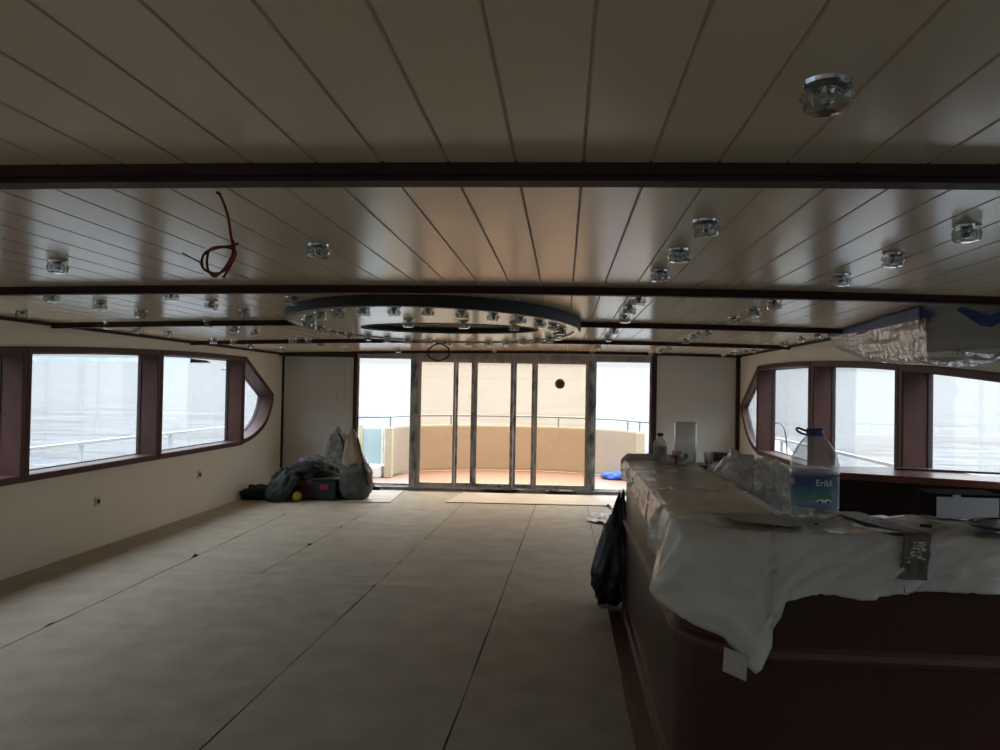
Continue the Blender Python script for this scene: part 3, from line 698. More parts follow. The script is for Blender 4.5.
MB().prism([(.94,5.74),(1.81,5.47),(2.685,5.09),(2.685,5.88),(.94,5.88)], bb, 0, 1.045).build('cabinet', mat('dark_mahogany_front', (.030,.013,.012), .4), ba)
MB().prism([(.94,5.70),(1.81,5.42),(2.69,5.04),(2.69,5.90),(.94,5.90)], bb, 1.045, 1.092).build('worktop', ledgem, ba, bevel=.006)
tag(MB().box((0,0,0),(.9,.035,.014)).build('dark_batten', darkm), 'dark flat batten lying on the reddish counter top at right', 'batten')
o = bpy.data.objects['dark_batten']; o.location = (2.28, 5.72, 1.092); o.rotation_euler.z = -.28

# ------------------------------------------------------------------ plastic sheet over the bar
path = []
for i in range(90): path.append(((LX, 5.86-(5.86-AY)*i/90), (-1, 0)))
for i in range(36):
    t_ = PI/2*i/36; path.append(((AX-AR*math.cos(t_), AY-AR*math.sin(t_)), (-math.cos(t_), -math.sin(t_))))
for i in range(121): path.append(((AX+(XR-.02-AX)*i/120, FY), (0, -1)))
import bisect
def interp(x, pts):
    xs = [p[0] for p in pts]; k = bisect.bisect_right(xs, x)
    if k == 0: return pts[0][1]
    if k == len(pts): return pts[-1][1]
    a_, b_ = pts[k-1], pts[k]; return a_[1]+(b_[1]-a_[1])*(x-a_[0])/(b_[0]-a_[0])
HB = [(0,.96),(8,.98),(24,1.0),(55,.92),(76,.945),(84,.84),(90,.775),(98,.77),(105,.745),(112,.71),(117,.655),(120,.615),(121.5,.64),(123,.70),(126,.855),(133,.885),(138,.88),(142,.875),(150,.90),(166,.915),(182,.92),(246,.93)]
TOPZ = 1.097
def sheet_pt(s_, v):
    i = min(int(s_), len(path)-1); (x, y), (nx, ny) = path[i]
    hb = interp(s_, HB) + .006*nz(s_*.9, 2)
    if v < .5:      # over the top
        t_ = v/.5
        if i < 90: ix, iy = .925, y
        elif i < 126: ix, iy = .925, 3.445
        else: ix, iy = max(x, .925), 3.445
        iy = min(iy, 5.84)
        qx, qy = ix+(x-ix)*t_, iy+(y-iy)*t_
        z = TOPZ + .003 + .006*max(0, nz(qx*7, qy*5, 1)) + .009*(1-min(1, 5*abs(nz(qx*3.5+4, qy*2.4, 7)))) + .005*(1-min(1, 6*abs(nz(qx*9, qy*7, 3))))
        if i < 90: z += .012*max(0, nz(y*8, x*2, 5))*t_**3
        fo = .017*max(0, (t_-.85)/.15)
        return (qx+nx*fo, qy+ny*fo, z-.004*max(0, (t_-.9)/.1))
    d = (v-.5)/.5; drop = (TOPZ-hb)*d
    fl = .026 + .026*math.sin(s_*.26+3*nz(s_*.05, 3)+1.6*d)*d + .05*abs(nz(s_*.09+d*.8, d*1.0, 2))*d + .016*(1-min(1, 4*abs(nz(s_*.10+d*1.7, d*1.3, 8)))) + (.035*d if 78 < s_ < 122 else 0)*1.0
    if i < 78: fl = .020+.03*abs(nz(s_*.14, d*2, 6))*min(1, d*3)+.012*d
    k = min(1, d*8)
    fl = max(0, fl-.017); return (x+nx*(.017+fl*k), y+ny*(.017+fl*k), TOPZ+.004-drop+.005*abs(nz(s_*.3, 1))*(1-d)*(1-k))
mb = MB(); NS = 246; NV = 40
mb.grid(lambda u, v: sheet_pt(u*NS, v), NS, NV)
sh = mb.build('plastic_sheet', sheetm, smooth=True, solid=.0015)
tag(sh, 'large milky plastic sheet draped over the bar and hanging off its rounded corner', 'plastic sheet')
mb = MB(); mb.grid(lambda u, v: (LX-.035+.40*u, 5.86+.05+.045*math.sin(v*2*PI)+.01*nz(u*6, v*3), 1.10+.045*math.cos(v*2*PI)-.0+.012*nz(u*7, v*4, 3)-.10*max(0, .12-u)*4), 30, 16)
mb.build('rolled_end', sheetm, sh, smooth=True, solid=.002)
# piece of tape at the tip of the hanging corner
o = MB().grid(lambda u, v: (.585+.075*u-.006*v, 2.985-.035*u-.060-.004*nz(u*3, v*3), .695-.085*v-.022*u), 6, 6).build('tape', mat('frosted_tape', (.5,.47,.42), .3, bump=.5, bscale=40), sh, solid=.002)
# torn ragged seam strip where second sheet overlaps
mb = MB(); mb.grid(lambda u, v: (.88+.90*u, 5.83-.10*(1-u)-.32*u*(.4+.6*v)+ (.0 if v < .9 else -.03), 1.099+.010*abs(nz(u*6, v*5, 9))+.006*abs(nz(u*16, v*9))), 40, 16)
o = mb.build('plastic_sheet', sheetm, smooth=True, solid=.0015)
tag(o, 'smaller crumpled plastic sheet lying on the far arm of the bar', 'plastic sheet')

# crumpled transparent film heaped over the inner edge
mb = MB()
blob(mb, (1.13, 4.78, .97), (.40, 1.36, .46), 5, .28, 1.9, 2.8, 90, 56, fold=.13, zmin=.772)
mb.v = [(v[0]+.022*abs(nz(v[0]*13, v[1]*9, v[2]*13)), v[1], v[2]-.05*abs(nz(v[0]*9+5, v[1]*7, v[2]*9))+.02*nz(v[0]*24, v[1]*16, 3) if v[2] > .80 else v[2]) for v in mb.v]
o = mb.build('crumpled_film', filmm, smooth=False)
tag(o, 'heap of crumpled clear plastic film behind the bar, left of the big bottle', 'plastic film')

# ------------------------------------------------------------------ things on the bar
# big water bottle
bx, by, bz = 1.005, 3.30, 1.113
bt = thing('water_bottle', (bx, by, bz), 'big clear water bottle with blue label, blue cap and carry ring on the bar', 'bottle')
bt.scale = (.93,.93,1)
prof = [(.0,.008),(.05,.004),(.085,.0),(.096,.008),(.100,.022),(.098,.030),(.100,.040),(.1,.045),(.098,.048),(.098,.168),(.100,.172),(.102,.182),(.098,.190),(.102,.198),(.098,.206),(.101,.214),(.098,.222),(.096,.236),(.088,.256),(.074,.280),(.058,.302),(.044,.318),(.034,.328),(.031,.336),(.031,.345),(.0,.345)]
prof = [(r_, z_*.985) for r_, z_ in prof]
mb = MB(); mb.lathe(prof, n=48, cap=False, mod=lambda a_, z_: 1+.010*math.sin(a_*6)*(1 if z_ < .04 or z_ > .18 else 0)); mb.build('bottle_body', petm, bt, smooth=True)
MB().lathe([(.0,.352),(.030,.352),(.034,.350),(.036,.345),(.036,.330),(.040,.328),(.040,.322),(.030,.322)], n=32, cap=False).build('cap', bluecap, bt, smooth=False); cap_ = bpy.context.scene.objects[-1] if False else [q for q in bt.children if q.name.startswith('cap')][0]
hp = spline([(-.028,0,.338), (-.050,-.004,.345), (-.072,-.006,.352), (-.080,-.006,.346), (-.066,-.006,.334), (-.045,-.004,.327), (-.030,0,.326)], 6)
MB().tube(hp, .0045, 8).build('carry_ring', bluecap, cap_, smooth=True)
# label: wraps the bottle; colour bands run round it
lm = bpy.data.materials.new('bottle_label'); lm.use_nodes = True; n = lm.node_tree.nodes; L = lm.node_tree.links; b = n['Principled BSDF']; b.inputs['Roughness'].default_value = .3
t = n.new('ShaderNodeTexCoord'); sx = n.new('ShaderNodeSeparateXYZ'); L.new(t.outputs['Object'], sx.inputs[0])
nn_ = n.new('ShaderNodeTexNoise'); nn_.inputs['Scale'].default_value = 18; L.new(t.outputs['Object'], nn_.inputs['Vector'])
m1 = n.new('ShaderNodeMath'); m1.operation = 'MULTIPLY_ADD'; m1.inputs[1].default_value = .055; L.new(nn_.outputs[0], m1.inputs[0]); L.new(sx.outputs[2], m1.inputs[2])
rp = n.new('ShaderNodeMapRange'); rp.inputs[1].default_value = .075; rp.inputs[2].default_value = .20; L.new(m1.outputs[0], rp.inputs[0])
cr = n.new('ShaderNodeValToRGB'); L.new(rp.outputs[0], cr.inputs[0]); L.new(cr.outputs[0], b.inputs['Base Color'])
cr.color_ramp.elements[0].position = 0; cr.color_ramp.elements[0].color = (.16,.26,.42,1)
cr.color_ramp.elements[1].position = 1; cr.color_ramp.elements[1].color = (.008,.035,.16,1)
for p_, c_ in ((.14,(.22,.38,.45,1)),(.32,(.10,.28,.28,1)),(.50,(.02,.20,.26,1)),(.70,(.006,.06,.20,1))):
    e_ = cr.color_ramp.elements.new(p_); e_.color = c_
MB().lathe([(.0992,.045),(.0992,.166)], n=64, cap=False).build('label_wrap', lm, bt, smooth=True); lw_ = [q for q in bt.children if q.name.startswith('label_wrap')][0]
def wrap_text(body, size, ang, z, m, parent, name):
    cu = bpy.data.curves.new(name, 'FONT'); cu.body = body; cu.size = size; cu.extrude = .0004; cu.align_x = 'CENTER'
    to = bpy.data.objects.new(name+'_tmp', cu); COL.objects.link(to)
    bpy.context.view_layer.update()
    me = bpy.data.meshes.new_from_object(to.evaluated_get(bpy.context.evaluated_depsgraph_get())); bpy.data.objects.remove(to)
    bm = bmesh.new(); bm.from_mesh(me); bmesh.ops.subdivide_edges(bm, edges=[e for e in bm.edges if e.calc_length() > .01], cuts=3)
    for v in bm.verts:
        r_ = .1000+v.co.z; a_ = ang+v.co.x/.1; v.co = Vector((r_*math.cos(a_), r_*math.sin(a_), z+v.co.y))
    bm.to_mesh(me); bm.free(); me.materials.append(m); me.name = name
    o = bpy.data.objects.new(name, me); COL.objects.link(o); o.parent = parent; return o
vw = math.atan2(-by, -bx)     # direction from the bottle towards the viewer
wt = mat('label_white', (.92,.94,.97), .35)
wrap_text('Erikli', .036, vw+.42, .131, wt, lw_, 'brand_lettering')
wrap_text('Erikli', .036, vw-1.28, .131, wt, lw_, 'brand_lettering')
def wrap_shape(polys, m, name, ang, z, r=.0998):
    mb = MB()
    for poly in polys:
        mb.prism(poly, lambda u, v, d: (u, v, d), 0, .0005)
    o = mb.build(name, m, lw_); bm = bmesh.new(); bm.from_mesh(o.data)
    for q in range(-12, 13): bmesh.ops.bisect_plane(bm, geom=bm.verts[:]+bm.edges[:]+bm.faces[:], plane_co=(q*.005, 0, 0), plane_no=(1,0,0))
    for v in bm.verts: u, w_, d = v.co; v.co = ((r+d)*math.cos(ang+u/.1), (r+d)*math.sin(ang+u/.1), z+w_)
    bm.to_mesh(o.data); bm.free(); return o
yl = mat('label_yellow', (.55,.5,.12), .4); gr = mat('label_green', (.10,.30,.16), .4)
wrap_shape([[(x*.012-.045, .004*math.sin(x*2)+.004), (x*.012-.033, .004*math.sin(x*2+2)+.004), (x*.012-.033, .022+.006*math.sin(x*3)), (x*.012-.045, .022+.006*math.sin(x*3-3))] for x in range(8)], gr, 'label_meadow', vw+.40, .075, .0995)
wrap_shape([[(-.044+.005*math.cos(k), .005*math.sin(k)) for k in (0,1,2,3,4,5)], [(.044+.005*math.cos(k), .003+.005*math.sin(k)) for k in (0,1,2,3,4,5)]], yl, 'label_flowers', vw+.40, .090)
wrap_shape([[(-.030,0),(.030,0),(.031,.007),(.022,.010),(.012,.016),(-.012,.016),(-.020,.010),(-.031,.008)]], wt, 'label_car', vw+.40, .068)
wrap_shape([[(x_+.0055*math.cos(k*PI/4), .0055*math.sin(k*PI/4)) for k in range(8)] for x_ in (-.018,.018)] + [[(-.010,.010),(.010,.010),(.009,.0145),(-.009,.0145)]], blackm, 'label_car_wheels', vw+.40, .069, .1004)

# smaller bottle and clear cylinder at the far end
s = thing('plastic_bottle', (.675, 5.66, 1.109), 'small hazy plastic bottle with dark cap at the far end of the bar', 'bottle')
MB().lathe([(0,0),(.045,0),(.048,.006),(.048,.12),(.046,.135),(.030,.158),(.017,.170),(.015,.182),(0,.182)], n=28, cap=False).build('bottle_body', petmilk, s, smooth=True)
MB().lathe([(0,.182),(.022,.182),(.022,.200),(.018,.204),(0,.204)], n=20, cap=False).build('cap', blackm, s)
MB().lathe([(.0485,.03),(.0485,.11)], n=28, cap=False).build('label_wrap', mat('pale_label', (.42,.36,.32), .5), s, smooth=True)
s = thing('clear_cylinder', (.835, 5.58, 1.110), 'tall clear plastic cylinder standing on the far end of the bar', 'container')
MB().lathe([(0,.004),(.070,.004),(.072,0),(.074,.004),(.0745,.28),(.072,.284),(.070,.28),(.0700,.010),(0,.010)], n=36, cap=False).build('cylinder_wall', cylm, s, smooth=True)
MB().box((-.02,-.0735,.03),(.008,-.0715,.075)).build('sticker', mat('teal_sticker', (.02,.10,.13), .5), s)
MB().lathe([(0,.286),(.073,.286),(.075,.280),(.0755,.27)], n=36, cap=False).build('lid', cylm, s, smooth=True)
def cup(x, y, lab, lie=0):
    mb = MB(); mb.lathe([(0,.002),(.022,.002),(.024,0),(.034,.075),(.036,.076),(.035,.072),(.025,.004),(0,.004)], n=24, cap=False)
    if lie: mb.v = [(z_-.035, y_, x_+.036) for x_, y_, z_ in mb.v]
    o = mb.build('plastic_cup', petm, smooth=True); o.location = (x, y, 1.111); o.rotation_euler.z = lie
    tag(o, lab, 'cup', 'clear plastic cups at the far end of the bar')
cup(.70, 5.38, 'clear cup lying on its side in front of the small bottle', 2.0)
cup(.77, 5.30, 'clear cup lying between the small bottle and the tall cylinder', 1.2)
cup(1.00, 5.62, 'clear plastic cup standing right of the tall cylinder')
cup(.80, 5.74, 'clear plastic cup standing behind the red wrapper')
mb = MB(); blob(mb, (.775, 5.56, 1.135), (.075, .05, .05), 2, .3, 3, 2.2, 20, 12, fold=.3, zmin=1.111); tag(mb.build('red_wrapper', redl, smooth=True), 'small crumpled red wrapper left of the clear cylinder', 'wrapper')
s = thing('blue_roll', (1.14, 5.74, 1.113), 'rolled blue-grey bag lying at the far end of the bar', 'bag')
mb = MB(); mb.tube([(-.10,0,.036),(-.02,.01,.038),(.08,.03,.034),(.20,.05,.03)], lambda t_: .036-.012*t_, 18); mb.build('roll', mat('blue_grey_plastic', (.10,.13,.20), .3, bump=.3, bscale=30), s, smooth=True)
mb = MB(); mb.lathe([(.020,0),(.030,.0),(.030,.004),(.020,.004)], n=20, cap=False); mb.v = [(-.102+z_*0-.002*1-z_, x_, y_+.036) for x_, y_, z_ in mb.v]; mb.build('roll_end', chrome, s)
# paper on the corner
mb = MB(); A4 = [(.615,3.30),(.66,3.06),(.89,2.995),(.90,3.22)]
mb.grid(lambda u, v: tuple(Vector((A4[0][0]*(1-u)*(1-v)+A4[1][0]*(1-u)*v+A4[3][0]*u*(1-v)+A4[2][0]*u*v, A4[0][1]*(1-u)*(1-v)+A4[1][1]*(1-u)*v+A4[3][1]*u*(1-v)+A4[2][1]*u*v, 1.116+.008*abs(math.sin(u*3+v)))) ), 16, 8)
tag(mb.build('cardboard_sheet', mat('grey_card', (.42,.41,.38), .55), smooth=True, solid=.003), 'pale grey card lying on the bar corner left of the big bottle', 'card')
# printed wrapper draped over the front edge
def wr(u, v):
    w_ = .05+.04*(1-v) if v < .55 else .062
    if v < .55:
        t_ = v/.55; x = 1.15+.095*t_; y = 3.42+(2.945-3.42)*t_; z = 1.117+.006*abs(nz(u*5, v*8))
    else:
        t_ = (v-.55)/.45; x = 1.245-.03*t_+.01*t_*t_; y = 2.918-.012*t_+.01*nz(u*3, v*6); z = 1.117-.155*t_-.006*abs(nz(u*6, 3))
    return (x+(u-.5)*w_*1.5+.004*nz(v*14, u), y, z)
o = MB().grid(wr, 14, 50).build('printed_wrapper', foilm, smooth=True, solid=.0015)
tag(o, 'brown printed wrapper strip draped over the front edge of the bar', 'wrapper')
mb = MB(); random.seed(3)
for k in range(46):
    u = .22+.62*random.random(); v = .62+.17*random.random()+(.06 if u < .4 else 0); x, y, z = wr(u, v); a_ = random.random()*3
    w_, h_ = .0035+.003*random.random(), .0012
    mb.box((x-w_, y-.0032, z-h_), (x+w_, y-.0022, z+h_), None)
mb.build('print', fleckm, o)
mb = MB()
for k in range(5): x, y, z = wr(.1+.02*k, .10+.07*k); mb.box((x-.012, y-.004, z+.0015), (x+.012, y+.004, z+.0025))
mb.build('print', fleckm, o)
tag(MB().tube(spline([(1.20,2.925,.935),(1.205,2.918,.90),(1.222,2.912,.87),(1.226,2.912,.845),(1.222,2.912,.83)], 5), .0012, 5).build('loose_thread', wireblk), 'thin loose thread hanging below the printed wrapper', 'thread')
# dark disc, small black piece, black box
tag(MB().lathe([(0,0),(.165,0),(.170,.004),(.168,.012),(.150,.014),(.146,.010),(0,.010)], n=56, cap=False).build('black_tray', blackm), 'flat round black tray on the bar at the right edge', 'tray')
o = bpy.data.objects['black_tray']; o.location = (1.665, 3.06, 1.128)
o = MB().box((-.020,-.010,0),(.020,.010,.010)).build('black_clip', blackm, bevel=.002); o.location = (1.345, 3.09, 1.116); o.rotation_euler.z = -.5
tag(o, 'small black strip lying left of the round black tray', 'strip')
o = MB().box((-.008,-.006,0),(.008,.006,.008)).build('black_scrap', blackm, bevel=.002); o.location = (.945, 3.08, 1.114)
tag(o, 'tiny black scrap on the sheet below the big bottle', 'scrap')
s = thing('black_box', (1.49, 3.33, 1.116), 'open black box with white front standing on the bar at right', 'box')
boxm = mat('box_black', (.010,.010,.011), .7, spec=.15)
MB().box((.01,.03,0),(.255,.17,.088)).build('box_body', boxm, s, bevel=.002)
MB().box((.012,.024,.002),(.250,.030,.082)).build('white_front', white, s)
MB().prism([(-.01,.02),(.262,.02),(.262,.17),(-.01,.17)], lambda u, v, d: (u, v, d+.03*(v-.02)), .090, .094).build('lid', boxm, s)
MB().box((.07,.018,.076),(.10,.0235,.092)).build('paper_tab', white, s)
MB().prism([(-.03,.0),(.30,-.03),(.30,.023),(-.03,.023)], lambda u, v, d: (u, v, d), 0, .003).build('front_flap', white, s)

# black bin bag leaning on the bar
mb = MB()
def bsub(p):
    t_ = (p.z+.43)/.86; k = 1-.72*max(0, t_-.35)/.65
    return Vector((p.x*k+.10*max(0, t_-.2), p.y*k, p.z))
blob(mb, (.36, 6.04, .41), (.27, .26, .76), 11, .25, 2.0, 3, 48, 40, fold=.22, zmin=.018, sub=bsub)
tag(mb.build('bin_bag', bagblack, smooth=True), 'black bin bag hanging against the left face of the bar', 'bag')

# ------------------------------------------------------------------ wrapped overhead box, right
hd = thing('wrapped_overhead_cabinet', (2.29, 5.29, 2.17), 'overhead box wrapped in crumpled clear film and blue tape under the ceiling', 'cabinet')
HO = Vector((2.29, 5.29, 2.17))
topl = [(2.52,7.82),(2.29,5.29),(2.68,4.93),(2.69,7.82)]
def hood_pt(k, t_):  # k corner, t_ 0 top 1 bottom
    x, y = topl[k]; zt = ceil_z(x)-.004; zb = [2.06,1.805,1.83,2.07][k]
    return Vector((x+(.03*t_ if k in (0,1) else 0), y+(.05*t_ if k in (1,2) else 0), zt+(zb-zt)*t_))-HO
def hface(k0, k1, nu, nv, amp, m, name, off=0, t0=0, t1=1, seed=0, solid=0):
    def g(u, v):
        t_ = t0+(t1-t0)*v; p = hood_pt(k0, t_).lerp(hood_pt(k1, t_), u)
        if k0 == 0: p += Vector((.05*t_**3, 0, -.055*math.sin(PI*u)*t_))
        nrm = (hood_pt(k1, 0)-hood_pt(k0, 0)).cross(Vector((0,0,-1))).normalized()
        return p + nrm*(off+amp*(nz(u*3+seed, v*7+u*2)+.5*nz(u*8+seed, v*18+u*5)))
    return MB().grid(g, nu, nv).build(name, m, hd, smooth=True, solid=solid, recalc=False)
inner = [hood_pt(k, 0) for k in range(4)]+[hood_pt(k, .86) for k in range(4)]
cN = sum(inner, Vector())/8
inner = [cN+(p-cN)*.93+Vector((0,0,.012)) for p in inner]
MB().add(inner, [(0,1,2,3),(7,6,5,4),(0,4,5,1),(1,5,6,2),(2,6,7,3),(3,7,4,0)]).build('panel', hoodm, hd)
sg = -1
hface(0, 1, 60, 14, .010, hoodp, 'peach_panel', off=sg*.004, t0=.15, t1=.62, seed=2)
hface(0, 1, 90, 20, .020, wrapm, 'film_side', off=sg*.016, seed=4)
hface(1, 2, 40, 20, .022, wrapm, 'film_front', off=sg*.016, seed=7)
hface(0, 1, 60, 4, .006, bluetape, 'blue_tape', off=sg*.034, t0=-.0, t1=.23, seed=9, solid=.002)
hface(1, 2, 12, 4, .004, bluetape, 'blue_tape', off=sg*.034, t0=-.0, t1=.24, seed=3, solid=.002) if False else None
fr_ = lambda u, v, d: hood_pt(1, v).lerp(hood_pt(2, v), u)+(hood_pt(2,0)-hood_pt(1,0)).cross(Vector((0,0,-1))).normalized()*(-.045-d)
for poly in ([(-.01,.04),(.10,.16),(.07,.26),(-.01,.22)], [(.36,.12),(.42,.07),(.72,.24),(.98,.06),(1.0,.20),(.74,.44),(.62,.40)]):
    MB().prism(poly, fr_, 0, .003).build('blue_tape', bluetape, hd)
def under(u, v):
    a_ = hood_pt(0, 1).lerp(hood_pt(1, 1), u); b_ = hood_pt(3, 1).lerp(hood_pt(2, 1), u); p = a_.lerp(b_, v)
    sag = .055*math.sin(PI*min(1, max(0, u)))*(1-.3*v)
    return p+Vector((-.02*(1-v), -.02*u, .004-sag+.016*nz(u*10, v*5, 3)+.010*nz(u*28, v*9, 5)))
MB().grid(under, 80, 30).build('film_underside', wrapm, hd, smooth=True, recalc=False)
# gathered ends of the film under the near corner
for k, (x, y, z, ln, r_) in enumerate(((2.40,5.10,1.82,.30,.2),(2.52,5.02,1.83,.22,-.2),(2.44,5.2,1.81,.28,.5),(2.60,4.98,1.85,.26,-.6),(2.36,5.22,1.83,.30,.1),(2.50,5.00,1.87,.34,-.8))):
    MB().grid(lambda u, v: (x+(u-.5)*ln-HO.x, y+(v-.5)*.10+.05*(u-.5)*r_-HO.y, z-.012*math.sin(u*PI)+.022*nz(u*7+k, v*4, k)-HO.z), 24, 10).build('film_gather', wrapm, hd, smooth=True)
MB().grid(lambda u, v: (2.585+.03*u-HO.x, 4.985-.02*u-HO.y, 1.835-.05*v+.01*nz(u*3, v*3)-HO.z), 4, 6).build('blue_tape', bluetape, hd, solid=.002)

# ------------------------------------------------------------------ bags by the back wall, left
def soft(name, m, c, size, label, cat, seed, amp=.25, power=2.4, fold=.25, freq=2.4, zmin=.012, parts=(), sub=None):
    o = thing(name, (c[0], c[1], 0), label, cat)
    mb = MB(); blob(mb, (0, 0, c[2]), size, seed, amp, freq, power, 44, 30, fold=fold, zmin=zmin, sub=sub)
    mb.build('body' if parts else 'fabric', m, o, smooth=True); return o
o = soft('folded_jacket', teal, (-4.14, 10.98, .08), (.62,.50,.20), 'dark green jacket spread flat on the floor at the left end of the pile', 'jacket', 1, .4)
o = soft('dark_sleeve', teal, (-3.90, 10.95, .20), (.34,.34,.42), 'dark teal jacket bunched beside the grey trousers', 'jacket', 21, .35, sub=lambda p: Vector((p.x+.25*p.z, p.y, p.z)))
o = soft('work_trousers', greycloth, (-3.84, 10.72, .19), (.27,.26,.40), 'grey-green work trousers slumped over the front of the pile', 'trousers', 6, .3, 2.6, .4, sub=lambda p: Vector((p.x+.45*p.z, p.y+.2*p.z, p.z)))
o = soft('red_tool_bag', redm, (-3.56, 11.05, .15), (.40,.30,.30), 'dark red tool bag under the navy jacket', 'bag', 8, .15, 4, .12)
MB().tube(spline([(-.12,-.14,.24),(-.05,-.19,.20),(.05,-.19,.20),(.12,-.14,.24)], 6), .012, 8).build('handle', navy, o, smooth=True)
mb = MB(); blob(mb, (0,0,.065), (.135,.13,.13), 0, .05, 2, 2, 28, 20); mb.tube([(0,-.0,.128),(0,0,.14)], .012, 8)
o = mb.build('yellow_ball', yellowm, smooth=True); o.location = (-3.62, 10.72, .012); tag(o, 'small yellow ball-shaped container in front of the red bag', 'container')
o = soft('navy_jacket', navy, (-3.62, 11.12, .36), (.50,.38,.32), 'navy jacket heaped on top of the red bag', 'jacket', 14, .2, 2.3, .15, zmin=.28)
o = soft('patterned_cloth', camo, (-3.50, 11.28, .42), (.60,.30,.30), 'pale patterned cloth draped behind the navy jacket', 'cloth', 17, .35, 2.5, .4, zmin=.012, sub=lambda p: Vector((p.x, p.y, p.z-.35*max(0, p.x)))) 
o = thing('tool_case', (-3.31, 11.02, .012), 'dark green tool case with red label beside the tall sack', 'case', rz=.05)
MB().box((-.17,-.13,0),(.17,.13,.26)).build('case_body', boxgreen, o, bevel=.02)
ld_ = MB().box((-.18,-.14,.262),(.18,.14,.30)).build('lid', mat('lid_dark', (.01,.012,.014), .4), o, bevel=.012)
MB().box((-.05,-.136,.15),(.06,-.131,.22)).build('label_plate', redl, o)
MB().tube(spline([(-.09,0,.30),(-.08,0,.335),(.08,0,.335),(.09,0,.30)], 5), .010, 8).build('handle', blackm, ld_, smooth=True)
o = soft('small_black_bag', navy, (-3.11, 11.16, .15), (.16,.22,.28), 'small black bag between the tool case and the tall sack', 'bag', 31, .2, 3, .2)
# tall sack
o = thing('tall_sack', (-2.90, 11.10, .018), 'tall sack, beige at the top and green-grey below, right of the pile', 'sack')
def sk(p):
    t_ = (p.z+.5)/1.0; return Vector((p.x*(1.06-.62*max(0, t_-.40)/.60)+.01*math.sin(t_*6)-.08*max(0, t_-.5), p.y*(1.05-.5*max(0, t_-.4)/.6), p.z))
mb = MB(); blob(mb, (0,0,.25), (.43,.34,.52), 41, .12, 2.2, 3.4, 44, 30, fold=.15, zmin=0); mb.build('lower_bag', sackg, o, smooth=True)
def sk2(p):
    t_ = (p.z+.33)/.66; return Vector((p.x*(1.15-.85*t_)-.05*t_, p.y*(1.1-.7*t_), p.z))
mb = MB(); blob(mb, (-.02,0,.64), (.34,.28,.62), 47, .15, 2.4, 3, 44, 34, fold=.25, sub=sk2); mb.build('upper_bag', sackm, o, smooth=True)
mb = MB().tube(spline([(.03,-.08,.86),(.10,-.10,.60),(.16,-.17,.42),(.20,-.10,.20)], 8), .012, 8); mb.build('strap', navy, o, smooth=True)
o = thing('hanging_rucksack', (-3.37, 11.80, .42), 'greyish camouflage bag leaning behind the tall sack', 'bag')
mb = MB(); blob(mb, (0,0,.02), (.34,.18,.86), 52, .25, 2.2, 2.6, 36, 30, fold=.3, zmin=-.405); mb.build('body', mat('pale_camouflage', (.20,.19,.165), .7, vary=.5, vscale=12), o, smooth=True)
MB().tube(spline([(.03,-.06,.46),(.10,-.12,.38),(.14,-.13,.20),(.12,-.10,.0)], 8), .018, 8).build('strap', navy, o, smooth=True)
MB().tube([(-.02,-.02,.42),(.02,-.02,.54)], .015, 8).build('stick', darkm, o)

# ------------------------------------------------------------------ outside: aft deck, bulwark, rails
mb = MB().prism([(-5.2,12.66),(3.4,12.66),(3.4,13.9),(1.9,15.6),(-.2,16.3),(-1.8,16.3),(-3.9,15.6),(-5.2,13.9)], lambda u, v, d: (u, v, d), -.14, -.02)
struct(mb.build('aft_deck', deckm), 'orange aft deck outside the glass doors')
bpts = spline([(-3.10,14.15,0),(-3.02,14.75,0),(-2.72,15.2,0),(-2.2,15.55,0),(-1.5,15.78,0),(-.85,15.85,0),(-.1,15.80,0),(.55,15.50,0),(1.05,15.05,0),(1.35,14.35,0)], 6)
def wall_path(mb, pts, z0, z1, th):
    n = len(pts); L_ = []; 
    for i, p in enumerate(pts):
        t_ = (pts[min(i+1, n-1)]-pts[max(i-1, 0)]).normalized(); q = Vector((-t_.y, t_.x, 0)); L_.append((p, p+q*th))
    vs = []; fs = []
    for a_, b_ in L_: vs += [(a_.x,a_.y,z0),(a_.x,a_.y,z1),(b_.x,b_.y,z1),(b_.x,b_.y,z0)]
    for i in range(n-1):
        for k in range(4): fs.append((4*i+k, 4*i+(k+1) % 4, 4*i+4+(k+1) % 4, 4*i+4+k))
    fs += [(0,1,2,3), (4*n-1,4*n-2,4*n-3,4*n-4)]; mb.add(vs, fs)
bu = thing('stern_bulwark', (-.85, 15.8, -.02), 'curved tan bulwark around the stern deck beyond the glass doors', 'bulwark')
sh_ = Vector((-.85, 15.8, -.02)); bp_ = [p-sh_ for p in bpts]
mb = MB(); wall_path(mb, bp_, .02, .86, .09); mb.build('bulwark_wall', bulm, bu)
mb = MB(); wall_path(mb, bp_, .86, .895, .10); mb.build('capping', bulc, bu)
mb = MB(); wall_path(mb, bp_, .02, .07, -.03); mb.build('skirting', mat('tan_skirting', (.30,.21,.13), .6), bu)
for x, y, lab in ((-3.10, 14.10, 'cream post at the left end of the stern bulwark'), (1.36, 14.25, 'cream post at the right end of the stern bulwark')):
    o = MB().box((x-.07, y-.06, -.02), (x+.07, y+.07, .88)).build('bulwark_post', bulc, bevel=.02); tag(o, lab, 'post')
ra = thing('stern_handrail', (-.85, 15.6, 1.0), 'thin metal handrail above the curved stern bulwark', 'handrail')
ro = Vector((-.85, 15.6, 1.0)); railm = mat('galvanised_rail', (.50,.52,.53), .4)
rp_ = [Vector((p.x, p.y+.04, 1.06))-ro for p in bpts]; rp_ = [Vector((-4.3,13.3,1.05))-ro, Vector((-3.5,13.9,1.06))-ro]+rp_+[Vector((1.9,13.7,1.05))-ro]
railg = mat('stern_rail_grey', (.20,.21,.21), .4)
MB().tube(rp_, .017, 8).build('top_rail', railg, ra, smooth=True)
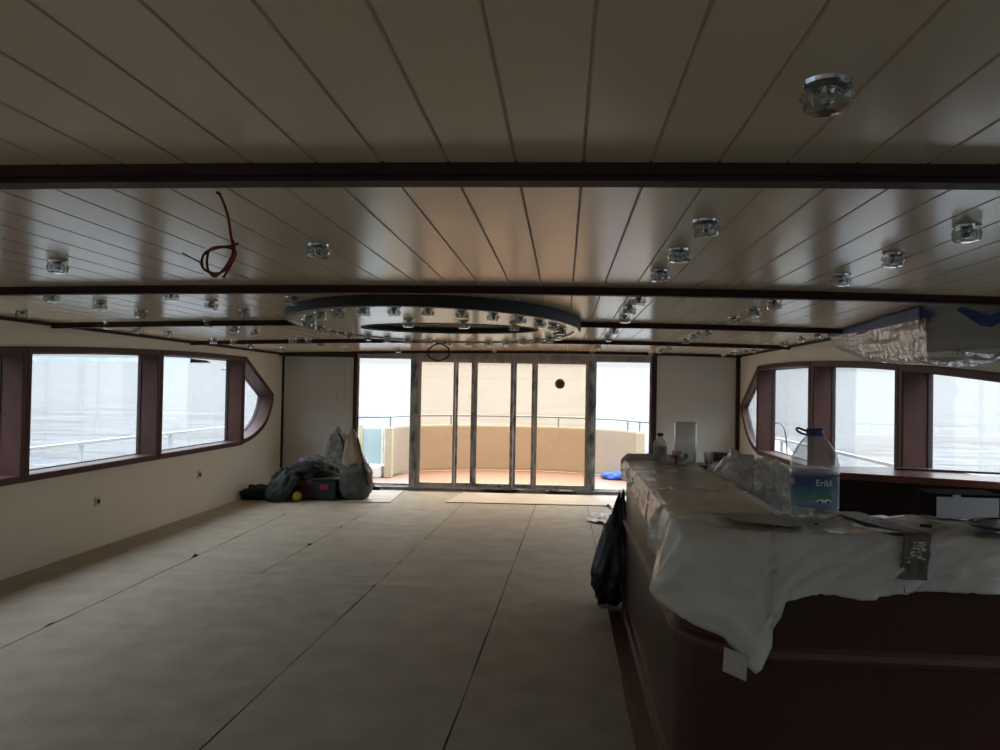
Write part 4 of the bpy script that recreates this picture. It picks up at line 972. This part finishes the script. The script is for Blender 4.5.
for i in (2, 20, 38, 52, len(rp_)-2, len(rp_)-1):
    p = rp_[min(i, len(rp_)-1)]; MB().tube([p, p-Vector((0,0,.19))], .014, 8).build('stanchion', railg, ra)
gt = thing('stern_gate', (-3.45, 14.3, -.02), 'pale blue gate panel at the left end of the stern deck', 'gate')
MB().box((-.17,-.02,.22),(.17,.02,.86)).build('panel', gatem, gt)
MB().box((-.24,-.04,.02),(-.17,.04,.92)).build('gate_post', bulc, gt); MB().box((.17,-.03,.02),(.21,.03,1.05)).build('gate_post', hullw, gt)
o = MB().box((-3.75,14.0,-.02),(-3.22,14.45,.19)).build('white_step', hullw, bevel=.02); tag(o, 'white box step below the pale blue gate', 'step')
o = MB().box((-4.05,14.0,-.02),(-3.72,14.1,.88)).build('side_bulwark', bulc, bevel=.02); tag(o, 'cream bulwark end left of the blue gate', 'bulwark')
mb = MB(); blob(mb, (1.02,14.9,.03), (.55,.50,.14), 9, .35, 3, 2.2, 30, 16, fold=.3, zmin=-.018); tag(mb.build('blue_cloth', clothblue, smooth=True), 'crumpled blue cloth lying on the orange deck', 'cloth')
def side_rail(X, ya, yb, z, ys, lab, drop):
    r_ = thing('side_rail', (X, ya, z), lab, 'handrail')
    MB().box((-.025, 0, -.02), (.025, yb-ya, .02)).build('top_rail', railm, r_, bevel=.006)
    for y in ys: MB().box((-.02, y-ya-.025, -drop), (.02, y-ya+.025, -.02)).build('stanchion', railm, r_)
side_rail(-5.5, 1.0, 13.2, .89, (4.6, 6.7, 8.76, 10.85, 12.9), 'grey metal deck rail outside the left windows', .95)
side_rail(3.42, 1.0, 13.2, .88, (4.5, 6.6, 8.7, 10.8, 12.9), 'grey metal deck rail outside the right windows', .95)
struct(MB().box((-5.7, 0, -.14), (XL-.21, 12.66, -.02)).build('side_deck_port', hullw), 'side deck outside left windows')
struct(MB().box((XR+.21, 0, -.14), (3.6, 12.66, -.02)).build('side_deck_starboard', hullw), 'side deck outside right windows')
# bent rod arch and tan block seen through the rear right window
o = MB().tube(spline([(3.16,11.6,.0),(3.16,11.62,.7),(3.16,11.75,1.06),(3.16,12.05,1.17),(3.16,12.5,1.12),(3.16,12.9,1.0),(3.16,13.0,.0)], 8), .009, 6).build('rod_arch', wireblk, smooth=True)
tag(o, 'thin dark bent rod arch outside the rear right windows', 'rod')
o = MB().prism([(12.9,-.02),(14.2,-.02),(14.2,.86),(13.6,.80),(12.9,.62)], lambda u, v, d: (3.3+d, u, v), 0, .35).build('side_bulwark', bulc, bevel=.02)
tag(o, 'yellowish bulwark end outside the rear right window', 'bulwark')

# ------------------------------------------------------------------ sea, far shore, boat
def sz(y): return -2.4+.030*y
mb = MB(); mb.add([(-3000,-600,sz(-600)),(3000,-600,sz(-600)),(3000,4000,sz(4000)),(-3000,4000,sz(4000))], [(0,1,2,3)])
struct(mb.build('sea', sea), 'choppy pale grey sea')
mb = MB()
for k in range(40):
    a0_, a1_ = k, k+1
    def hp_(a_): x = -1750+a_*29; return x, 1150+.18*a_*10, 5+7*abs(nz(a_*.23, 1))+3*abs(nz(a_*.9, 4))
    x0,y0,h0 = hp_(a0_); x1,y1,h1 = hp_(a1_)
    mb.add([(x0,y0,sz(y0)-2),(x1,y1,sz(y1)-2),(x1,y1,sz(y1)+h1),(x0,y0,sz(y0)+h0),(x0,y0+90,sz(y0)-2),(x1,y1+90,sz(y1)-2),(x1,y1+60,sz(y1)+h1*.8),(x0,y0+60,sz(y0)+h0*.8)], [(0,1,2,3),(3,2,6,7),(7,6,5,4)])
struct(mb.build('far_shore', landm), 'hazy low shoreline on the left horizon')
bo = thing('distant_boat', (-139, 320, sz(320)), 'small grey boat far out on the sea in the left window', 'boat')
MB().prism([(-7,0),(6,0),(9,2.4),(-7,2.0)], lambda u, v, d: (u, d, v), -1.6, 1.6).build('hull', mat('boat_grey', (.30,.33,.36), .6), bo)
MB().box((-3,-1.2,2.2),(3,1.2,4.2)).build('cabin', hullw, bo); bo.scale = (.3,.3,.3)
